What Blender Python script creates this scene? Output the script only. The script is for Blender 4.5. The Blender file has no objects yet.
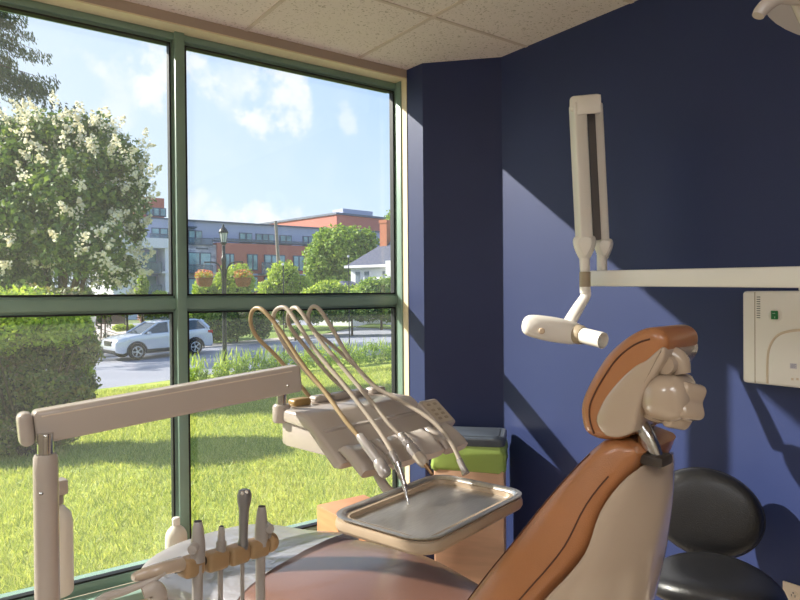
import bpy, bmesh, math, random
import numpy as np
from math import sin, cos, pi, radians
from mathutils import Vector, Matrix

# ------------------------------------------------------------------ camera
FPX = 650.0
EYE = Vector((0, 0, 1.45))
_az, _pt, _ro = radians(53.8), radians(.53), radians(.45)
FW = Vector((cos(_az)*cos(_pt), sin(_az)*cos(_pt), -sin(_pt)))
_r0 = Vector((sin(_az), -cos(_az), 0)); _u0 = _r0.cross(FW)
CR = _r0*cos(_ro) - _u0*sin(_ro); CU = _r0*sin(_ro) + _u0*cos(_ro)
cam_d = bpy.data.cameras.new('camera'); cam = bpy.data.objects.new('camera', cam_d)
bpy.context.scene.collection.objects.link(cam)
cam_d.sensor_width = 36; cam_d.lens = 36*FPX/800; cam_d.clip_start = .02; cam_d.clip_end = 500
m3 = Matrix((CR, CU, -FW)).transposed()
cam.matrix_world = Matrix.Translation(EYE) @ m3.to_4x4()
bpy.context.scene.camera = cam
sc = bpy.context.scene
sc.view_settings.view_transform = 'Standard'; sc.view_settings.look = 'None'
sc.view_settings.exposure = 0.2; sc.view_settings.gamma = 1.0
sc.view_settings.use_curve_mapping = False

def ray(px, py):
    return FW + CR*((px-400)/FPX) + CU*((300-py)/FPX)
def W(px, py, d):
    return EYE + ray(px, py)*d
def onp(px, py, ax, val):
    q = ray(px, py); return EYE + q*((val-EYE[ax])/q[ax])

def lin(c):
    c = c/255.0
    return c/12.92 if c <= .04045 else ((c+.055)/1.055)**2.4
def S(r, g, b): return (lin(r), lin(g), lin(b), 1)

# ------------------------------------------------------------------ world: sky with clouds
SKY = 1.1
wd = bpy.data.worlds.new('sky'); sc.world = wd; wd.use_nodes = True
nt = wd.node_tree; nt.nodes.clear()
def N(nt, t, **k):
    n = nt.nodes.new(t)
    for a, v in k.items(): setattr(n, a, v)
    return n
tc = N(nt, 'ShaderNodeTexCoord'); sep = N(nt, 'ShaderNodeSeparateXYZ'); nt.links.new(tc.outputs['Generated'], sep.inputs[0])
ramp = N(nt, 'ShaderNodeValToRGB'); nt.links.new(sep.outputs['Z'], ramp.inputs[0])
cr = ramp.color_ramp; cr.elements[0].position = 0.0; cr.elements[0].color = S(212, 226, 242)
cr.elements[1].position = 1.0; cr.elements[1].color = S(70, 120, 205)
e = cr.elements.new(.12); e.color = S(200, 222, 248)
e = cr.elements.new(.38); e.color = S(158, 196, 242)
# brighter towards the sun side
sund = Vector((-.90, 1.0, .785)).normalized()
dotn = N(nt, 'ShaderNodeVectorMath', operation='DOT_PRODUCT'); nt.links.new(tc.outputs['Generated'], dotn.inputs[0]); dotn.inputs[1].default_value = sund
mr = N(nt, 'ShaderNodeMapRange'); nt.links.new(dotn.outputs['Value'], mr.inputs[0])
mr.inputs[1].default_value = .25; mr.inputs[2].default_value = 1.0; mr.inputs[3].default_value = 0; mr.inputs[4].default_value = .75
mixs = N(nt, 'ShaderNodeMix', data_type='RGBA'); nt.links.new(mr.outputs[0], mixs.inputs[0]); nt.links.new(ramp.outputs[0], mixs.inputs[6]); mixs.inputs[7].default_value = (.95, .97, 1, 1)
prev = mixs.outputs[2]
nz = N(nt, 'ShaderNodeTexNoise'); nt.links.new(tc.outputs['Generated'], nz.inputs['Vector']); nz.inputs['Scale'].default_value = 21; nz.inputs['Detail'].default_value = 7; nz.inputs['Roughness'].default_value = .58
for (px, py, R, amt) in [(282, 92, .058, .85), (262, 122, .03, .8), (345, 120, .022, .45), (262, 218, .045, .9), (215, 225, .07, .6), (152, 62, .05, .85), (155, 95, .035, .8),
                         (92, 62, .03, .5), (200, 62, .03, .75), (205, 85, .03, .7), (300, 216, .04, .5), (240, 75, .06, .35), (120, 85, .06, .4)]:
    d = ray(px, py).normalized()
    ds = N(nt, 'ShaderNodeVectorMath', operation='DISTANCE'); nt.links.new(tc.outputs['Generated'], ds.inputs[0]); ds.inputs[1].default_value = d
    m1 = N(nt, 'ShaderNodeMath', operation='DIVIDE'); nt.links.new(ds.outputs['Value'], m1.inputs[0]); m1.inputs[1].default_value = R
    m2 = N(nt, 'ShaderNodeMath', operation='MULTIPLY_ADD'); nt.links.new(nz.outputs[0], m2.inputs[0]); m2.inputs[1].default_value = 3.4
    m2.inputs[2].default_value = -.8
    m3_ = N(nt, 'ShaderNodeMath', operation='SUBTRACT'); nt.links.new(m2.outputs[0], m3_.inputs[0]); nt.links.new(m1.outputs[0], m3_.inputs[1])
    mm = N(nt, 'ShaderNodeMapRange'); mm.interpolation_type = 'SMOOTHSTEP'; nt.links.new(m3_.outputs[0], mm.inputs[0])
    mm.inputs[1].default_value = 0; mm.inputs[2].default_value = .8; mm.inputs[3].default_value = 0; mm.inputs[4].default_value = amt
    mx = N(nt, 'ShaderNodeMix', data_type='RGBA'); nt.links.new(mm.outputs[0], mx.inputs[0]); nt.links.new(prev, mx.inputs[6]); mx.inputs[7].default_value = S(243, 243, 250)
    prev = mx.outputs[2]
# soft general wisps
mw = N(nt, 'ShaderNodeMapRange'); nt.links.new(nz.outputs[0], mw.inputs[0]); mw.inputs[1].default_value = .45; mw.inputs[2].default_value = .75; mw.inputs[3].default_value = 0; mw.inputs[4].default_value = .14
mx = N(nt, 'ShaderNodeMix', data_type='RGBA'); nt.links.new(mw.outputs[0], mx.inputs[0]); nt.links.new(prev, mx.inputs[6]); mx.inputs[7].default_value = S(240, 243, 250)
bg = N(nt, 'ShaderNodeBackground'); nt.links.new(mx.outputs[2], bg.inputs[0]); bg.inputs[1].default_value = SKY
wo = N(nt, 'ShaderNodeOutputWorld'); nt.links.new(bg.outputs[0], wo.inputs[0])

# ------------------------------------------------------------------ sun
sl = bpy.data.lights.new('sun', 'SUN'); sl.energy = 9.5; sl.angle = radians(.6); sl.color = (1, .93, .84)
so = bpy.data.objects.new('sun', sl); sc.collection.objects.link(so)
so.rotation_euler = (-sund).to_track_quat('-Z', 'Y').to_euler(); so.location = (-20, 22, 18)
FILL_STRENGTH = 8.6  # emission strength of the added fill panels

# ------------------------------------------------------------------ materials
MATS = {}
def P(name, col, rough=.5, metal=0, nscale=0, namt=.12, bump=0, bscale=None, coat=0, spec=.5, col2=None, aniso=0, stretch=None, trans=0, sss=0):
    if name in MATS: return MATS[name]
    m = bpy.data.materials.new(name); m.use_nodes = True; t = m.node_tree; b = t.nodes['Principled BSDF']
    b.inputs['Base Color'].default_value = col; b.inputs['Roughness'].default_value = rough; b.inputs['Metallic'].default_value = metal
    b.inputs['Specular IOR Level'].default_value = spec; b.inputs['Coat Weight'].default_value = coat; b.inputs['Coat Roughness'].default_value = .15
    b.inputs['Transmission Weight'].default_value = trans
    if sss: b.inputs['Subsurface Weight'].default_value = sss; b.inputs['Subsurface Radius'].default_value = (.02, .02, .02)
    tcn = t.nodes.new('ShaderNodeTexCoord'); mp = t.nodes.new('ShaderNodeMapping'); t.links.new(tcn.outputs['Object'], mp.inputs[0])
    if stretch: mp.inputs['Scale'].default_value = stretch
    nn = t.nodes.new('ShaderNodeTexNoise'); t.links.new(mp.outputs[0], nn.inputs['Vector']); nn.inputs['Scale'].default_value = nscale or 8; nn.inputs['Detail'].default_value = 4
    c2 = col2 or tuple(max(0, c*(1-namt*2)) for c in col[:3])+(1,)
    mx = t.nodes.new('ShaderNodeMix'); mx.data_type = 'RGBA'
    mrn = t.nodes.new('ShaderNodeMapRange'); t.links.new(nn.outputs[0], mrn.inputs[0]); mrn.inputs[1].default_value = .35; mrn.inputs[2].default_value = .65
    t.links.new(mrn.outputs[0], mx.inputs[0]); mx.inputs[6].default_value = col; mx.inputs[7].default_value = c2 if (nscale or col2) else tuple(c*.96 for c in col[:3])+(1,)
    t.links.new(mx.outputs[2], b.inputs['Base Color'])
    if bump:
        n2 = t.nodes.new('ShaderNodeTexNoise'); t.links.new(mp.outputs[0], n2.inputs['Vector']); n2.inputs['Scale'].default_value = bscale or 200; n2.inputs['Detail'].default_value = 3
        bp = t.nodes.new('ShaderNodeBump'); bp.inputs['Strength'].default_value = bump; bp.inputs['Distance'].default_value = .002
        t.links.new(n2.outputs[0], bp.inputs['Height']); t.links.new(bp.outputs[0], b.inputs['Normal'])
    MATS[name] = m; return m

def leafmat(name, cols, trans=.45, rough=.5, tint=(1.15, 1.1, .55, 1)):
    m = bpy.data.materials.new(name); m.use_nodes = True; t = m.node_tree; t.nodes.clear()
    g = t.nodes.new('ShaderNodeNewGeometry'); rp = t.nodes.new('ShaderNodeValToRGB'); t.links.new(g.outputs['Random Per Island'], rp.inputs[0])
    els = rp.color_ramp.elements
    els[0].color = cols[0]; els[1].color = cols[-1]
    for i in range(1, len(cols)-1):
        x = els.new(i/(len(cols)-1)); x.color = cols[i]
    d = t.nodes.new('ShaderNodeBsdfPrincipled'); d.inputs['Roughness'].default_value = rough; d.inputs['Specular IOR Level'].default_value = .35
    tr = t.nodes.new('ShaderNodeBsdfTranslucent'); t.links.new(rp.outputs[0], d.inputs['Base Color'])
    gm = t.nodes.new('ShaderNodeMix'); gm.data_type = 'RGBA'; gm.blend_type = 'MULTIPLY'; gm.inputs[0].default_value = 1
    t.links.new(rp.outputs[0], gm.inputs[6]); gm.inputs[7].default_value = tint; t.links.new(gm.outputs[2], tr.inputs[0])
    ms = t.nodes.new('ShaderNodeMixShader'); ms.inputs[0].default_value = trans
    t.links.new(d.outputs[0], ms.inputs[1]); t.links.new(tr.outputs[0], ms.inputs[2])
    o = t.nodes.new('ShaderNodeOutputMaterial'); t.links.new(ms.outputs[0], o.inputs[0]); return m

def glassmat(name, tint=(.93, .96, .95, 1), rough=0.0, ior=1.45, dens=0.0, dcol=(1, 1, 1, 1), wrinkle=0, boost=0):
    m = bpy.data.materials.new(name); m.use_nodes = True; t = m.node_tree; t.nodes.clear()
    fr = t.nodes.new('ShaderNodeFresnel'); fr.inputs[0].default_value = ior
    a = t.nodes.new('ShaderNodeBsdfTransparent'); a.inputs[0].default_value = tint
    gl = t.nodes.new('ShaderNodeBsdfGlossy'); gl.inputs['Roughness'].default_value = rough
    ms = t.nodes.new('ShaderNodeMixShader')
    if boost:
        ad = t.nodes.new('ShaderNodeMath'); ad.operation = 'ADD'; ad.use_clamp = True; ad.inputs[1].default_value = boost; t.links.new(fr.outputs[0], ad.inputs[0]); t.links.new(ad.outputs[0], ms.inputs[0])
    else: t.links.new(fr.outputs[0], ms.inputs[0])
    t.links.new(a.outputs[0], ms.inputs[1]); t.links.new(gl.outputs[0], ms.inputs[2])
    out = ms.outputs[0]
    if wrinkle:
        tcn = t.nodes.new('ShaderNodeTexCoord'); mp = t.nodes.new('ShaderNodeMapping'); mp.inputs['Scale'].default_value = (1, .35, 1); t.links.new(tcn.outputs['Object'], mp.inputs[0])
        n2 = t.nodes.new('ShaderNodeTexNoise'); n2.inputs['Scale'].default_value = 22; n2.inputs['Detail'].default_value = 3; n2.inputs['Distortion'].default_value = 1.2; t.links.new(mp.outputs[0], n2.inputs['Vector'])
        bp = t.nodes.new('ShaderNodeBump'); bp.inputs['Strength'].default_value = wrinkle; bp.inputs['Distance'].default_value = .02
        t.links.new(n2.outputs[0], bp.inputs['Height']); t.links.new(bp.outputs[0], gl.inputs['Normal']); t.links.new(bp.outputs[0], fr.inputs['Normal'])
    if dens:
        df = t.nodes.new('ShaderNodeBsdfDiffuse'); df.inputs[0].default_value = dcol
        tl = t.nodes.new('ShaderNodeBsdfTranslucent'); tl.inputs[0].default_value = dcol
        m2 = t.nodes.new('ShaderNodeMixShader'); m2.inputs[0].default_value = .5; t.links.new(df.outputs[0], m2.inputs[1]); t.links.new(tl.outputs[0], m2.inputs[2])
        m3 = t.nodes.new('ShaderNodeMixShader'); m3.inputs[0].default_value = dens; t.links.new(out, m3.inputs[1]); t.links.new(m2.outputs[0], m3.inputs[2]); out = m3.outputs[0]
    o = t.nodes.new('ShaderNodeOutputMaterial'); t.links.new(out, o.inputs[0]); return m

def emit(name, col, s):
    m = bpy.data.materials.new(name); m.use_nodes = True; t = m.node_tree; t.nodes.clear()
    e = t.nodes.new('ShaderNodeEmission'); e.inputs[0].default_value = col; e.inputs[1].default_value = s
    o = t.nodes.new('ShaderNodeOutputMaterial'); t.links.new(e.outputs[0], o.inputs[0]); return m

# ------------------------------------------------------------------ object helpers
def link(o, parent=None):
    sc.collection.objects.link(o)
    if parent is not None: o.parent = parent
    return o
def tag(o, label, cat, group=None, kind=None):
    if label: o['label'] = label
    if cat: o['category'] = cat
    if group: o['group'] = group
    if kind: o['kind'] = kind
    return o
def thing(name, label, cat, loc=(0, 0, 0), rz=0, group=None):
    o = bpy.data.objects.new(name, None); sc.collection.objects.link(o); o.location = loc; o.rotation_euler = (0, 0, rz); o.empty_display_size = .1
    return tag(o, label, cat, group)
def obj(name, bm, mat, parent=None, smooth=40, label=None):
    me = bpy.data.meshes.new(name)
    if isinstance(bm, bmesh.types.BMesh):
        bmesh.ops.recalc_face_normals(bm, faces=bm.faces); bm.to_mesh(me); bm.free()
    else:
        me.from_pydata(*bm); me.update()
    for m in (mat if isinstance(mat, (list, tuple)) else [mat]): me.materials.append(m)
    if smooth:
        me.shade_smooth(); me.set_sharp_from_angle(angle=radians(smooth))
    o = bpy.data.objects.new(name, me); link(o, parent)
    if label: o['label'] = label
    return o
def struct(name, bm, mat, smooth=40):
    o = obj(name, bm, mat, None, smooth); o['kind'] = 'structure'; return o
def nb(): return bmesh.new()
def merge(bm, src, M=None):
    me = bpy.data.meshes.new('tmp'); 
    if M is not None: src.transform(M)
    src.to_mesh(me); src.free(); bm.from_mesh(me); bpy.data.meshes.remove(me); return bm
def box(bm, c, s, r=0, seg=3, M=None):
    t = nb(); bmesh.ops.create_cube(t, size=1); bmesh.ops.scale(t, vec=Vector(s), verts=t.verts)
    if r: bmesh.ops.bevel(t, geom=t.edges[:], offset=min(r, min(s)*.49), segments=seg, affect='EDGES', profile=.5)
    bmesh.ops.translate(t, vec=Vector(c), verts=t.verts)
    return merge(bm, t, M)
def b2(bm, lo, hi, r=0, seg=2, M=None):
    return box(bm, [(a+b)/2 for a, b in zip(lo, hi)], [abs(b-a) for a, b in zip(lo, hi)], r, seg, M)
def prism(bm, pts, h, r=0, seg=3, M=None, z0=0):
    """outline in XY extruded along +Z from z0 by h, edges rounded"""
    t = nb(); vs = [t.verts.new((p[0], p[1], z0)) for p in pts]; f = t.faces.new(vs)
    ex = bmesh.ops.extrude_face_region(t, geom=[f]); bmesh.ops.translate(t, vec=(0, 0, h), verts=[v for v in ex['geom'] if isinstance(v, bmesh.types.BMVert)])
    bmesh.ops.recalc_face_normals(t, faces=t.faces)
    if r:
        es = [e for e in t.edges if abs(e.verts[0].co.z-e.verts[1].co.z) < 1e-7]
        bmesh.ops.bevel(t, geom=es, offset=r, segments=seg, affect='EDGES', profile=.5)
    return merge(bm, t, M)
def cat(pts, n=8, closed=False):
    pts = [Vector(p) for p in pts]; out = []; L = len(pts)
    rng = range(L) if closed else range(L-1)
    for i in rng:
        g = (lambda k: pts[k % L]) if closed else (lambda k: pts[max(0, min(L-1, k))])
        p0, p1, p2, p3 = g(i-1), g(i), g(i+1), g(i+2)
        for j in range(n):
            t = j/n; out.append(.5*((2*p1)+(-p0+p2)*t+(2*p0-5*p1+4*p2-p3)*t*t+(-p0+3*p1-3*p2+p3)*t**3))
    if not closed: out.append(pts[-1])
    return out
def loft(bm, rings, cap=True, closed=True):
    vs = [[bm.verts.new(p) for p in r] for r in rings]; n = len(rings[0])
    for a, b in zip(vs, vs[1:]):
        for i in range(n if closed else n-1):
            try: bm.faces.new((a[i], a[(i+1) % n], b[(i+1) % n], b[i]))
            except ValueError: pass
    if cap:
        bm.faces.new(vs[0][::-1]); bm.faces.new(vs[-1])
    return bm
def tube(bm, pts, r, n=12, sm=0, cap=True, flat=1.0):
    pts = [Vector(p) for p in pts]; rad = r if isinstance(r, (list, tuple)) else None
    if sm:
        if rad:
            rr = cat([(x, 0, 0) for x in rad], sm); rad = [max(1e-4, v.x) for v in rr]
        pts = cat(pts, sm)
    if rad is None: rad = [r]*len(pts)
    rings = []; up = Vector((0, 0, 1)); prevn = None
    for i, p in enumerate(pts):
        d = (pts[min(i+1, len(pts)-1)]-pts[max(i-1, 0)]).normalized()
        if prevn is None:
            a = d.cross(up); a = a if a.length > 1e-3 else d.cross(Vector((1, 0, 0)))
        else: a = prevn - d*prevn.dot(d)
        a.normalize(); prevn = a; b = d.cross(a)
        rings.append([p+(a*cos(2*pi*k/n)+b*sin(2*pi*k/n)*flat)*rad[i] for k in range(n)])
    return loft(bm, rings, cap)
def lathe(bm, prof, n=24, M=None, cap=True):
    t = nb(); rings = [[(r*cos(2*pi*k/n), r*sin(2*pi*k/n), z) for k in range(n)] for r, z in prof]
    loft(t, rings, cap); return merge(bm, t, M)
def frame_to(p, q):
    """matrix: origin p, +Z towards q"""
    p, q = Vector(p), Vector(q); return Matrix.Translation(p) @ (q-p).to_track_quat('Z', 'Y').to_matrix().to_4x4()
def rrect(w, h, r, n=5, c=(0, 0)):
    out = []
    for cx, cy, a0 in ((w/2-r, h/2-r, 0), (-w/2+r, h/2-r, 90), (-w/2+r, -h/2+r, 180), (w/2-r, -h/2+r, 270)):
        for i in range(n+1):
            a = radians(a0+90*i/n); out.append((c[0]+cx+r*cos(a), c[1]+cy+r*sin(a)))
    return out
def quads(name, c, t, b, mat, parent=None, bend=0):
    """numpy: one rhombus leaf per centre"""
    n = len(c); v = np.empty((n, 4, 3)); v[:, 0] = c-t; v[:, 1] = c+b; v[:, 2] = c+t; v[:, 3] = c-b
    me = bpy.data.meshes.new(name); me.vertices.add(4*n); me.loops.add(4*n); me.polygons.add(n)
    me.vertices.foreach_set('co', v.reshape(-1)); me.loops.foreach_set('vertex_index', np.arange(4*n, dtype=np.int32))
    me.polygons.foreach_set('loop_start', np.arange(0, 4*n, 4, dtype=np.int32)); me.polygons.foreach_set('loop_total', np.full(n, 4, dtype=np.int32))
    me.update(calc_edges=True); me.materials.append(mat)
    return link(bpy.data.objects.new(name, me), parent)
def unit(v): return v/np.maximum(1e-9, np.linalg.norm(v, axis=1, keepdims=True))
def leafcloud(name, blobs, n, size, mat, parent, seed=1, shell=.25, aspect=.55, droop=0, up=0.0):
    rg = np.random.default_rng(seed); B = np.array(blobs, float)      # x y z rx ry rz
    ar = (B[:, 3]*B[:, 4]+B[:, 4]*B[:, 5]+B[:, 3]*B[:, 5]); k = rg.choice(len(B), n, p=ar/ar.sum())
    d = unit(rg.normal(size=(n, 3))); rr = 1-shell*rg.random((n, 1))**.7*1.0
    bump = 1+.12*np.sin(d[:, :1]*9+k[:, None])*np.cos(d[:, 2:3]*8+k[:, None]*2)
    c = B[k, :3]+d*B[k, 3:6]*rr*bump
    # drop leaves buried deep inside other blobs
    keep = np.ones(n, bool)
    for j in range(len(B)):
        q = (c-B[j, :3])/B[j, 3:6]; keep &= ~((np.linalg.norm(q, axis=1) < .72) & (k != j))
    c = c[keep]; d = d[keep]; n = len(c)
    nrm = unit(d*1.0+rg.normal(size=(n, 3))*.9+np.array([0, 0, up])); t = unit(np.cross(nrm, rg.normal(size=(n, 3)))); b = np.cross(nrm, t)
    s = size*(.6+.8*rg.random((n, 1)))*.5
    return quads(name, c, t*s, b*s*aspect, mat, parent)

# ------------------------------------------------------------------ shared materials
navy = P('navy_wall_paint', S(43, 55, 99), .46, nscale=3, namt=.03, bump=.12, bscale=260, spec=.42)
cream_wall = P('cream_wall_paint', S(214, 200, 178), .7, nscale=2, namt=.02)
taupe = P('taupe_trim_paint', S(186, 168, 152), .6, nscale=4, namt=.02)
creamt = P('cream_trim_paint', S(238, 224, 190), .5, nscale=4, namt=.02)
fgreen = P('green_metal_frame', S(136, 164, 150), .35, metal=.05, nscale=6, namt=.04)
fdark = P('dark_gasket', S(20, 24, 28), .5)
vinyl = P('floor_vinyl', S(205, 192, 176), .45, nscale=3, namt=.15, stretch=(1, 6, 1))
beige = P('beige_plastic', S(184, 173, 164), .26, nscale=5, namt=.015, coat=.3)
beige2 = P('tan_plastic', S(164, 134, 98), .35, nscale=5, namt=.02)
beige_d = P('beige_plastic_shadow_gap', S(60, 52, 46), .6)
hosem = P('grey_beige_hose', S(178, 166, 152), .38)
hoseb = P('brown_hose', S(164, 142, 108), .38)
steel = P('brushed_steel', S(222, 220, 217), .34, metal=1, nscale=30, namt=.08, stretch=(1, 14, 1), bump=.03, bscale=90)
steelp = P('polished_steel', S(205, 205, 206), .16, metal=1)
leather = P('tan_leather', S(176, 116, 72), .34, nscale=7, namt=.08, bump=.4, bscale=420, coat=.5)
cbeige = P('chair_beige_plastic', S(186, 166, 146), .16, nscale=5, namt=.015, coat=.8)
leather_b = P('brown_leather', S(124, 88, 72), .3, nscale=7, namt=.06, bump=.4, bscale=380, coat=.5)
leather_s = P('seam_thread', S(88, 50, 30), .6)
blackl = P('black_leather', S(30, 30, 32), .3, nscale=9, namt=.1, bump=.5, bscale=300, coat=.1)
white = P('white_plastic', S(246, 241, 234), .3, nscale=4, namt=.01, coat=.2)
bark = P('bark', S(96, 78, 62), .9, nscale=9, namt=.3, bump=1, bscale=30)

# ================================================================== THE ROOM
XW, YW, ZC = 2.48, 2.91, 2.70
XJ = 2.188                     # right jamb of the window / side of the corner column
X0, Y0 = -2.3, -2.4
YG = 3.04                      # glass plane
ZS, ZH = .19, 2.652
tile = bpy.data.materials.new('acoustic_ceiling_tile'); tile.use_nodes = True
t = tile.node_tree; b = t.nodes['Principled BSDF']; b.inputs['Roughness'].default_value = .9
tcn = t.nodes.new('ShaderNodeTexCoord'); n1 = t.nodes.new('ShaderNodeTexNoise'); n1.inputs['Scale'].default_value = 95; n1.inputs['Detail'].default_value = 2
t.links.new(tcn.outputs['Object'], n1.inputs['Vector'])
r1 = t.nodes.new('ShaderNodeValToRGB'); r1.color_ramp.elements[0].position = .34; r1.color_ramp.elements[0].color = S(206, 188, 178); r1.color_ramp.elements[1].position = .40; r1.color_ramp.elements[1].color = S(248, 233, 228)
t.links.new(n1.outputs[0], r1.inputs[0]); t.links.new(r1.outputs[0], b.inputs['Base Color'])
bp = t.nodes.new('ShaderNodeBump'); bp.inputs['Strength'].default_value = .4; bp.inputs['Distance'].default_value = .003; t.links.new(n1.outputs[0], bp.inputs['Height']); t.links.new(bp.outputs[0], b.inputs['Normal'])

struct('floor', b2(nb(), (X0, Y0, -.1), (XW+.1, 3.1, 0)), vinyl)
struct('ceiling', b2(nb(), (X0, Y0, ZC), (XW+.1, 3.1, ZC+.08)), tile)
bm = nb()
x = 1.868
while x > X0: b2(bm, (x-.009, Y0, ZC-.004), (x+.009, YW, ZC+.01)); x -= .628
y = 2.284
while y > Y0: b2(bm, (X0, y-.009, ZC-.0035), (XW, y+.009, ZC+.01)); y -= .61
struct('trim_1', bm, P('ceiling_grid_paint', S(226, 206, 196), .6))
struct('wall_right', b2(nb(), (XW, Y0, 0), (XW+.1, 2.464, ZC)), navy)
struct('wall_left', b2(nb(), (X0-.1, Y0, 0), (X0, YW, ZC)), cream_wall)
struct('wall_back', b2(nb(), (X0-.1, Y0-.1, 0), (XW+.1, Y0, ZC)), cream_wall)
# window wall: bulkhead above, wall below, left pier
bm = nb(); b2(bm, (X0, YW, ZH), (XJ, 3.14, ZC)); struct('wall_front', bm, taupe)
bm = nb(); b2(bm, (X0, YW, 0), (XJ, 3.14, ZS-.03)); struct('wall_lower', bm, cream_wall)
# corner column (navy) : side face, diagonal face
bm = nb(); prism(bm, [(XJ, YW), (XJ+.006, 2.776), (XW, 2.464), (XW+.1, 2.464), (XW+.1, 3.062), (XJ+.004, 3.062), (XJ+.004, YW)], ZC)
struct('wall_corner', bm, navy, smooth=0)
# reveal linings
bm = nb(); b2(bm, (XJ-.004, YW-.002, ZS), (XJ+.003, 3.0, ZH)); b2(bm, (X0, YW-.002, ZH-.004), (XJ, 3.0, ZH+.003))
struct('trim_2', bm, creamt)
bm = nb(); b2(bm, (X0, YW-.03, ZS-.035), (XJ, 3.0, ZS), .006); struct('trim_3', bm, P('window_sill_paint', S(150, 180, 165), .4))
bm = nb(); b2(bm, (XW-.014, Y0, 0), (XW, 2.46, .10), .004); struct('baseboard_right', bm, navy)

# window frame
bm = nb(); FY0, FY1 = 3.0, 3.11
XM = [-1.375, -.21, .951]
b2(bm, (XJ-.012, 2.955, ZS), (XJ+.003, YG+.01, ZH), .003)
b2(bm, (X0, FY0, ZH-.034), (XJ, FY1, ZH-.004), .003)
b2(bm, (X0, FY0, ZS), (XJ, FY1, ZS+.045), .003)
for xm in XM: 
    b2(bm, (xm-.022, FY0-.02, ZS), (xm+.022, FY1, ZH-.003), .003)
    b2(bm, (xm-.032, YG-.022, ZS), (xm+.032, YG+.025, ZH-.003), .003)
b2(bm, (X0, FY0, 1.388), (XJ-.01, FY1, 1.438), .003)
b2(bm, (X0, YG-.022, 1.376), (XJ-.02, YG+.025, 1.450), .002)
b2(bm, (XJ-.018, YG-.02, ZS), (XJ+.002, YG+.004, ZH), .002)
b2(bm, (X0, YG-.022, ZH-.046), (XJ, YG+.025, ZH-.01), .002)
wf = struct('window_1', bm, fgreen)
bm = nb()
xs = [X0]+XM+[XJ+.018]
for a, bb in zip(xs, xs[1:]):
    for z0, z1 in ((ZS+.045, 1.376), (1.450, ZH-.046)):
        xa, xb = a+.032, bb-.032-(.002 if bb > 2 else 0)
        for (p, q) in (((xa, z0), (xb, z0+.008)), ((xa, z1-.008), (xb, z1)), ((xa, z0), (xa+.008, z1)), ((xb-.008, z0), (xb, z1))):
            b2(bm, (p[0], YG-.028, p[1]), (q[0], YG+.006, q[1]))
obj('window_gasket', bm, fdark, wf)
pane = glassmat('window_glass', (.97, .985, .975, 1), 0, 1.22, boost=.012, dens=.026, dcol=(.9, .92, .9, 1))
for a, bb in zip(xs, xs[1:]):
    for z0, z1 in ((ZS+.04, 1.38), (1.446, ZH-.05)):
        bm = nb(); b2(bm, (a+.03, YG-.003, z0), (bb-.03, YG+.003, z1)); obj('window_pane', bm, pane, wf, smooth=0)

# unseen fill panels added behind the viewer to brighten the room
fillm = emit('lit_diffuser', (.93, .96, 1, 1), FILL_STRENGTH)
for i, (lx, ly) in enumerate([(-.30, -.76), (-.30, -1.98), (-1.52, .46)]):
    L = thing('ceiling_light', ['square-edged recessed ceiling light panel nearest behind the viewer', 'recessed ceiling light panel by the back wall', 'recessed ceiling light panel near the left wall'][i], 'ceiling light', (lx, ly, ZC), 0, 'ceiling lights')
    bm = nb(); b2(bm, (-.6, -.3, -.012), (.6, -.27, 0)); b2(bm, (-.6, .27, -.012), (.6, .3, 0)); b2(bm, (-.6, -.3, -.012), (-.57, .3, 0)); b2(bm, (.57, -.3, -.012), (.6, .3, 0))
    obj('lamp_frame', bm, white, L); bm = nb(); b2(bm, (-.57, -.27, -.006), (.57, .27, -.001)); obj('diffuser', bm, fillm, L)
# ================================================================== DENTAL CHAIR (frame: +x to the window side, +y to the foot)
TH = radians(10)
OC = W(440, 620, 1.65); OC = Vector((OC.x, OC.y, 0))
WX = Vector((cos(TH), sin(TH), 0)); AY = Vector((-sin(TH), cos(TH), 0))
def CL(p):                      # world -> chair frame
    d = Vector(p)-OC; return Vector((d.dot(WX), d.dot(AY), p[2]))
def CP(px, py, d): return CL(W(px, py, d))
def CX(px, py, xl):             # ray meets the chair-frame plane x = xl
    q = ray(px, py); t = (xl+OC.dot(WX))/(q.dot(WX)); return CL(EYE+q*t)
def YZ(lst, xl): return [(CX(a, b, xl).y, CX(a, b, xl).z) for a, b in lst]
def place(o): o.location = OC; o.rotation_euler = (0, 0, TH); return o

chair = place(thing('dental_chair', 'tan leather reclining dental chair with beige shell back, in the middle of the room', 'dental chair'))
# seat and leg rest: sections across x along y
bm = nb(); rings = []
prof = [(-.16, .60, .23), (-.05, .61, .26), (.10, .625, .275), (.30, .645, .285), (.50, .63, .29), (.70, .60, .295), (.90, .565, .30), (1.08, .54, .295), (1.17, .53, .27), (1.22, .515, .22), (1.245, .49, .14)]
pp = cat([(a, b_, c) for a, b_, c in prof], 4)
def seatring(y, zt, hw, th=.11, infl=0, cx=.03):
    out = []
    n = 40
    for k in range(n):
        a = 2*pi*k/n; ca, sa = cos(a), sin(a)
        x = (hw+infl)*math.copysign(abs(ca)**.5, ca); z = (th/2+infl)*math.copysign(abs(sa)**.6, sa)
        dome = -.018*(x/hw)**2 if sa > 0 else 0
        out.append((cx+x, y, zt-th/2+z+dome))
    return out
loft(bm, [seatring(v.x, v.y, v.z) for v in pp]); obj('seat', bm, leather_b, chair)
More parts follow.
